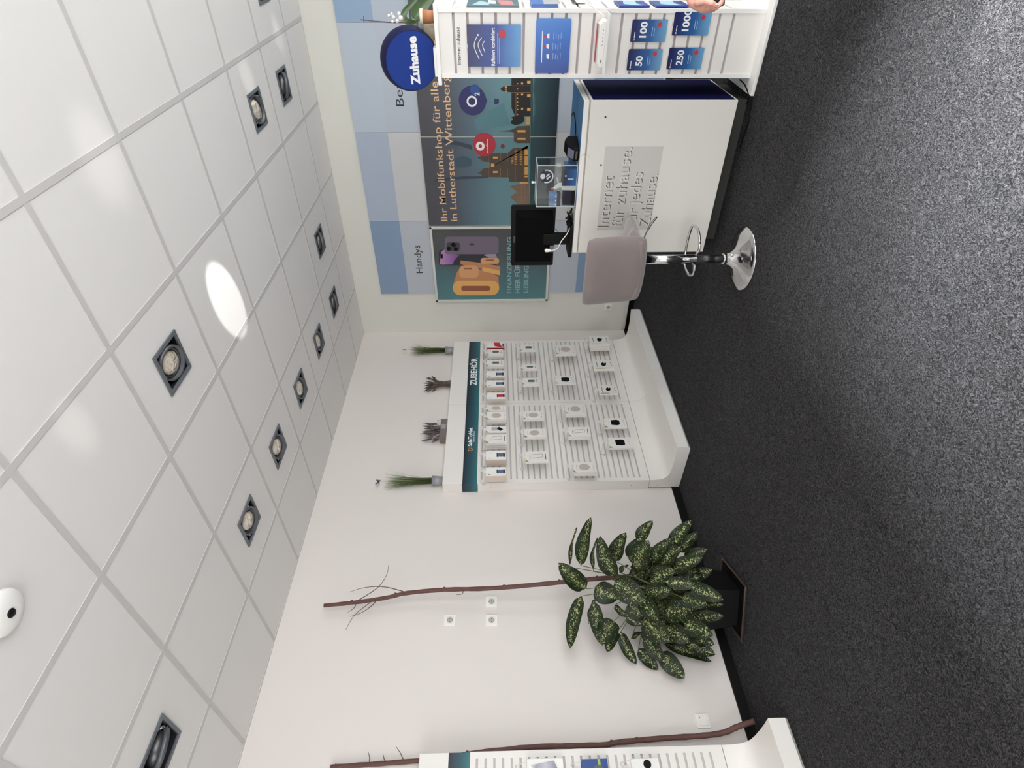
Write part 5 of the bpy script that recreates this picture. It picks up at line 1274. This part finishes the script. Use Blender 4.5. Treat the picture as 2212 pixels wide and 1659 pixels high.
MB().tube([Vector(p)-Vector((3.70, 0.96, 0)) for p in smooth_path(L, 4)], 0.003, 7).build('cord', m_black, r, smooth=True)

# ---------------------------------------------------------------- bar stool
st = thing('bar_stool', 'grey upholstered bar stool with low back, chrome column and round chrome foot', 'bar stool', (3.20, 1.735, 0), math.radians(2))
m_fab = mat('stool_fabric', (121, 110, 108), 0.9, noise=0.10, nscale=9, bump=0.25, bscale=350, sheen=0.5)
def cushion(name, fn, nu=14, nv=10):
    """closed cushion: fn(u,v,side) for u,v in -1..1"""
    mb = MB(); vs = []
    for sd in (1, -1):
        for i in range(nu+1):
            for j in range(nv+1): vs.append(fn(i/nu*2-1, j/nv*2-1, sd))
    N = (nu+1)*(nv+1); I = lambda s, i, j: s*N+i*(nv+1)+j
    fs = []
    for i in range(nu):
        for j in range(nv):
            fs.append((I(0, i, j), I(0, i+1, j), I(0, i+1, j+1), I(0, i, j+1)))
            fs.append((I(1, i, j), I(1, i, j+1), I(1, i+1, j+1), I(1, i+1, j)))
    for i in range(nu):
        fs.append((I(0, i, 0), I(1, i, 0), I(1, i+1, 0), I(0, i+1, 0))); fs.append((I(0, i, nv), I(0, i+1, nv), I(1, i+1, nv), I(1, i, nv)))
    for j in range(nv):
        fs.append((I(0, 0, j), I(0, 0, j+1), I(1, 0, j+1), I(1, 0, j))); fs.append((I(0, nu, j), I(1, nu, j), I(1, nu, j+1), I(0, nu, j+1)))
    mb.add(vs, fs); return mb
def sq(a, b):      # superellipse softening of corners
    k = 0.82+0.18*(1-abs(a)**6*abs(b)**6); return k
def edge(a, b): return max(0.0, 1-max(abs(a), abs(b))**5)**0.5
def backf(u, v, sd):
    k = 1-0.06*(abs(u)**4)*(abs(v)**4)
    y = 0.221*u*k*(1.0+0.02*v); z = 0.842+0.188*v*k
    cx_ = -0.195+0.035*(u*u)+0.03*(1-v)*0.5   # slight wrap and recline
    th = 0.012+0.022*edge(u, v)
    return (cx_-0.02*max(0, v)+sd*th*-1, y, z)
cushion('b', backf).build('backrest', m_fab, st, smooth=True, sub=1)
def seatf(u, v, sd):
    k = 1-0.07*(abs(u)**4)*(abs(v)**4)
    x = 0.03+0.225*u*k; y = 0.207*v*k
    th = 0.012+0.036*edge(u, v)*(1.0-0.25*(u+1)/2)
    return (x, y, 0.700-0.012*(u*u)+0.015*(v*v)*(u < 0)+sd*th)
cushion('s', seatf).build('seat', m_fab, st, smooth=True, sub=1)
MB().box(-0.08, 0.08, -0.08, 0.08, 0.638, 0.656).build('mount_plate', m_black, st, bevel=0.002)
MB().lathe([(0.0, 0.30), (0.0285, 0.30), (0.0285, 0.64), (0.0, 0.64)], seg=32).build('upper_column', m_chrome, st, smooth=True)
MB().lathe([(0.0, 0.12), (0.0245, 0.12), (0.0245, 0.30), (0.0, 0.30)], seg=32).build('lower_column', mat('gunmetal', (62, 60, 62), 0.3, 0.8), st, smooth=True)
MB().lathe([(0.0, 0.105), (0.033, 0.105), (0.036, 0.112), (0.033, 0.119), (0.036, 0.124), (0.031, 0.130), (0.0, 0.130)], seg=32).build('collar_ring', m_chrome, st, smooth=True)
MB().lathe([(0.0, 0.0), (0.194, 0.0), (0.197, 0.004), (0.194, 0.009), (0.15, 0.020), (0.10, 0.036), (0.06, 0.058), (0.040, 0.085), (0.032, 0.106), (0.0, 0.108)], seg=64).build('base', m_chrome, st, smooth=True)
ft = [(-0.01, -0.030, 0.305), (-0.02, -0.09, 0.298), (0.08, -0.150, 0.290), (0.20, -0.135, 0.288), (0.235, -0.05, 0.288), (0.235, 0.05, 0.288), (0.20, 0.135, 0.288), (0.08, 0.150, 0.290), (-0.02, 0.09, 0.298), (-0.01, 0.030, 0.305)]
MB().tube(smooth_path(ft, 5), 0.0085, 10).build('footrest', m_chrome, st, smooth=True)
MB().tube(smooth_path([(0.03, -0.05, 0.640), (0.05, -0.12, 0.632), (0.075, -0.19, 0.600), (0.10, -0.235, 0.560)], 4), [0.004]*7+[0.0065]*6, 8).build('height_lever', m_dkchrome, st, smooth=True)

# ---------------------------------------------------------------- person beside the column, only the hand reaches into the picture
S = D(1530, 14, 2.2)
pr = thing('person', 'person standing beside the display column, one hand with a black phone hanging down', 'person', (2.83, 0.03, 0))
PO = Vector((2.83, 0.03, 0))
fw = Vector((-Fv.x, -Fv.y, 0)).normalized(); lf_ = Vector((-Rv.x, -Rv.y, 0)).normalized(); dn = Vector((0, 0, -1))
body = MB()
def hp(px, py, dd=0.0): return D(px, py, 2.2+dd)-PO
wr = hp(1490, -14); el = wr+Vector((0, 0, 0.255))-lf_*0.075-fw*0.05; sh_ = el+Vector((0, 0, 0.30))-lf_*0.06-fw*0.03
neck = Vector((0, 0, 1.42)); C_ = body.capsule
# torso and legs
C_((0, 0, 0.95), (0, 0, 1.22), 0.125, 0.135); C_((0, 0, 1.22), (0, 0, 1.38), 0.135, 0.08); C_((0, 0, 1.36), (0, 0, 1.50), 0.055, 0.052)
C_((0, 0, 1.34), sh_, 0.07, 0.052); C_(sh_, el, 0.050, 0.040); C_(el, el+(wr-el)*0.55, 0.042, 0.034); C_(el+(wr-el)*0.5, wr, 0.035, 0.023)
o2 = Vector((sh_.x, sh_.y, 0)); sl = Vector((-sh_.x*0.9, -sh_.y*0.9, sh_.z)); C_((0, 0, 1.34), sl, 0.07, 0.052); e2 = sl+Vector((-0.04, -0.05, -0.30))+fw*0.02; C_(sl, e2, 0.05, 0.04); w2_ = e2+fw*0.10+Vector((0, 0, -0.22)); C_(e2, w2_, 0.04, 0.025); C_(w2_, w2_+Vector((0, 0, -0.10))+fw*0.03, 0.032, 0.02)
for sgn in (-1, 1):
    hpj = lf_*0.09*sgn+Vector((0, 0, 0.92)); kn = hpj+Vector((0, 0, -0.44))+fw*0.01; an = kn+Vector((0, 0, -0.40))-fw*0.02
    C_(hpj, kn, 0.085, 0.055); C_(kn, an, 0.056, 0.036); C_(an, an+fw*0.14+Vector((0, 0, -0.035)), 0.036, 0.03)
# head
hc = Vector((0, 0, 1.60)); body.ell(tuple(hc), 0.078, 0.080, 0.112, 20, 14)
body.capsule(hc+fw*0.072+Vector((0, 0, 0.01)), hc+fw*0.092+Vector((0, 0, -0.025)), 0.008, 0.013, 8)
body.capsule(hc+fw*0.055+Vector((0, 0, -0.07)), hc+fw*0.06+Vector((0, 0, -0.085)), 0.03, 0.02, 10)
for sgn in (-1, 1): body.ell(tuple(hc+lf_*0.078*sgn+Vector((0, 0, -0.01))), 0.012, 0.014, 0.028, 8, 6)
# hand: back of the hand outwards (left), thumb towards the camera, fingers closed round the phone
pm = hp(1520, 6, 0.015)
C_(wr, hp(1503, 1, 0.0), 0.024, 0.029, 14, (fw, 0.8)); C_(hp(1500, 0, 0.0), hp(1520, 12, 0.01), 0.030, 0.029, 14, (fw, 0.8)); C_(hp(1518, 6, 0.02), hp(1538, 14, 0.02), 0.028, 0.022, 14, (fw, 0.8))
C_(hp(1512, 8, 0.0), hp(1530, 19, 0.0), 0.0165, 0.0150)
# index finger, middle, ring, little: knuckle, joint, joint, tip
for k, (dd, ln, rr) in enumerate(((-0.012, 1.0, 0.0098), (0.008, 1.06, 0.0100), (0.028, 1.0, 0.0094), (0.046, 0.84, 0.0084))):
    kx, ky = 1530-k*1.0, 17-k*1.0
    a = hp(kx, ky, dd); b = hp(kx+17*ln, ky-1-k, dd+0.004); c = hp(kx+28*ln, ky-10-k, dd+0.002); d = hp(kx+30*ln, ky-17-k, dd-0.004)
    C_(a, b, rr*1.18, rr*1.05, 10); C_(b, c, rr*1.05, rr*0.95, 10); C_(c, d, rr*0.95, rr*0.85, 10)
# thumb leaving the side of the palm
C_(hp(1508, 4, -0.02), hp(1524, 2, -0.040), 0.0165, 0.0125, 10); C_(hp(1524, 2, -0.040), hp(1538, 7, -0.046), 0.0122, 0.0108, 10); C_(hp(1538, 7, -0.046), hp(1547, 12, -0.040), 0.0108, 0.0088, 10)
m_skin = mat('skin', (206, 150, 134), 0.5, noise=0.10, nscale=30)
m_skin.node_tree.nodes['Principled BSDF'].inputs['Subsurface Weight'].default_value = 0.08
m_skin.node_tree.nodes['Principled BSDF'].inputs['Subsurface Radius'].default_value = (0.01, 0.004, 0.002)
bo = body.build('body', m_skin, pr, smooth=True)
md = bo.modifiers.new('remesh', 'REMESH'); md.mode = 'VOXEL'; md.voxel_size = 0.0030; md.use_smooth_shade = True
md = bo.modifiers.new('smooth', 'SMOOTH'); md.iterations = 5; md.factor = 0.5
nl = MB(); c = hp(1546.5, 9.5, -0.0455); nl.ell(tuple(c), 0.0062, 0.0045, 0.0072, 10, 8); nl.build('thumb_nail', mat('nail', (236, 190, 184), 0.3), pr, smooth=True)
sh = MB(); Cc = sh.capsule
Cc((0, 0, 0.96), (0, 0, 1.22), 0.140, 0.148, 20); Cc((0, 0, 1.2), (0, 0, 1.37), 0.148, 0.09, 20); Cc((0, 0, 1.345), sh_, 0.082, 0.064); Cc(sh_, sh_+(el-sh_)*0.65, 0.062, 0.058); Cc((0, 0, 1.345), sl, 0.082, 0.064); Cc(sl, sl+(e2-sl)*0.65, 0.062, 0.058)
so_ = sh.build('shirt', mat('shirt_grey', (70, 78, 92), 0.9), pr, smooth=True); md = so_.modifiers.new('remesh', 'REMESH'); md.mode = 'VOXEL'; md.voxel_size = 0.008; md.use_smooth_shade = True; md = so_.modifiers.new('smooth', 'SMOOTH'); md.iterations = 6
tr = MB()
for sgn in (-1, 1):
    hpj = lf_*0.09*sgn+Vector((0, 0, 0.92)); kn = hpj+Vector((0, 0, -0.44))+fw*0.01; an = kn+Vector((0, 0, -0.40))-fw*0.02
    tr.capsule(hpj, kn, 0.098, 0.070); tr.capsule(kn, an, 0.070, 0.056)
tr.capsule((0, 0, 0.93), (0, 0, 1.0), 0.138, 0.135, 20)
to = tr.build('trousers', mat('trousers_dark', (34, 38, 52), 0.9), pr, smooth=True); md = to.modifiers.new('remesh', 'REMESH'); md.mode = 'VOXEL'; md.voxel_size = 0.009; md.use_smooth_shade = True; md = to.modifiers.new('smooth', 'SMOOTH'); md.iterations = 5
for sgn in (-1, 1):
    an = lf_*0.09*sgn+Vector((0, 0, 0.045))-fw*0.03
    s_ = MB(); s_.capsule(an-fw*0.03, an+fw*0.16, 0.044, 0.040, 14, (Vector((0, 0, 1)), 0.95)); s_.capsule(an-fw*0.02, an+Vector((0, 0, 0.07))-fw*0.02, 0.042, 0.045)
    s_.build('shoe', mat('shoe_black', (20, 20, 22), 0.5), pr, smooth=True)
hr = MB(); hr.ell(tuple(hc-fw*0.014+Vector((0, 0, 0.030))), 0.088, 0.088, 0.100, 20, 12); hr.build('hair', mat('hair_brown', (52, 38, 30), 0.7), pr, smooth=True)
ey = MB()
for sgn in (-1, 1): ey.ell(tuple(hc+fw*0.070+lf_*0.032*sgn+Vector((0, 0, 0.0))), 0.010, 0.010, 0.008, 10, 8)
ey.build('eyes', mat('eye_dark', (40, 32, 30), 0.2), pr, smooth=True)
mo = MB(); mo.capsule(hc+fw*0.078+lf_*0.02+Vector((0, 0, -0.052)), hc+fw*0.078-lf_*0.02+Vector((0, 0, -0.052)), 0.005, 0.005, 8); mo.build('mouth', mat('lip', (176, 104, 98), 0.5), pr, smooth=True)
ph = thing('smartphone', 'black smartphone held in the hand of the person', 'phone', D(1552, -2, 2.2+0.005))
u_ = (hp(1552, -14)-hp(1552, 8)).normalized(); v_ = Vector((0, 0, 1)); n_ = u_.cross(v_).normalized()
mbp = MB().prism(rrect(-0.038, 0.040, -0.012, 0.058, 0.010), -0.004, 0.004)
mbp.v = [tuple(u_*(v[0]+0.012)+v_*(v[1]-0.012)+n_*v[2]) for v in mbp.v]
mbp.build('case', m_black, ph, bevel=0.002)
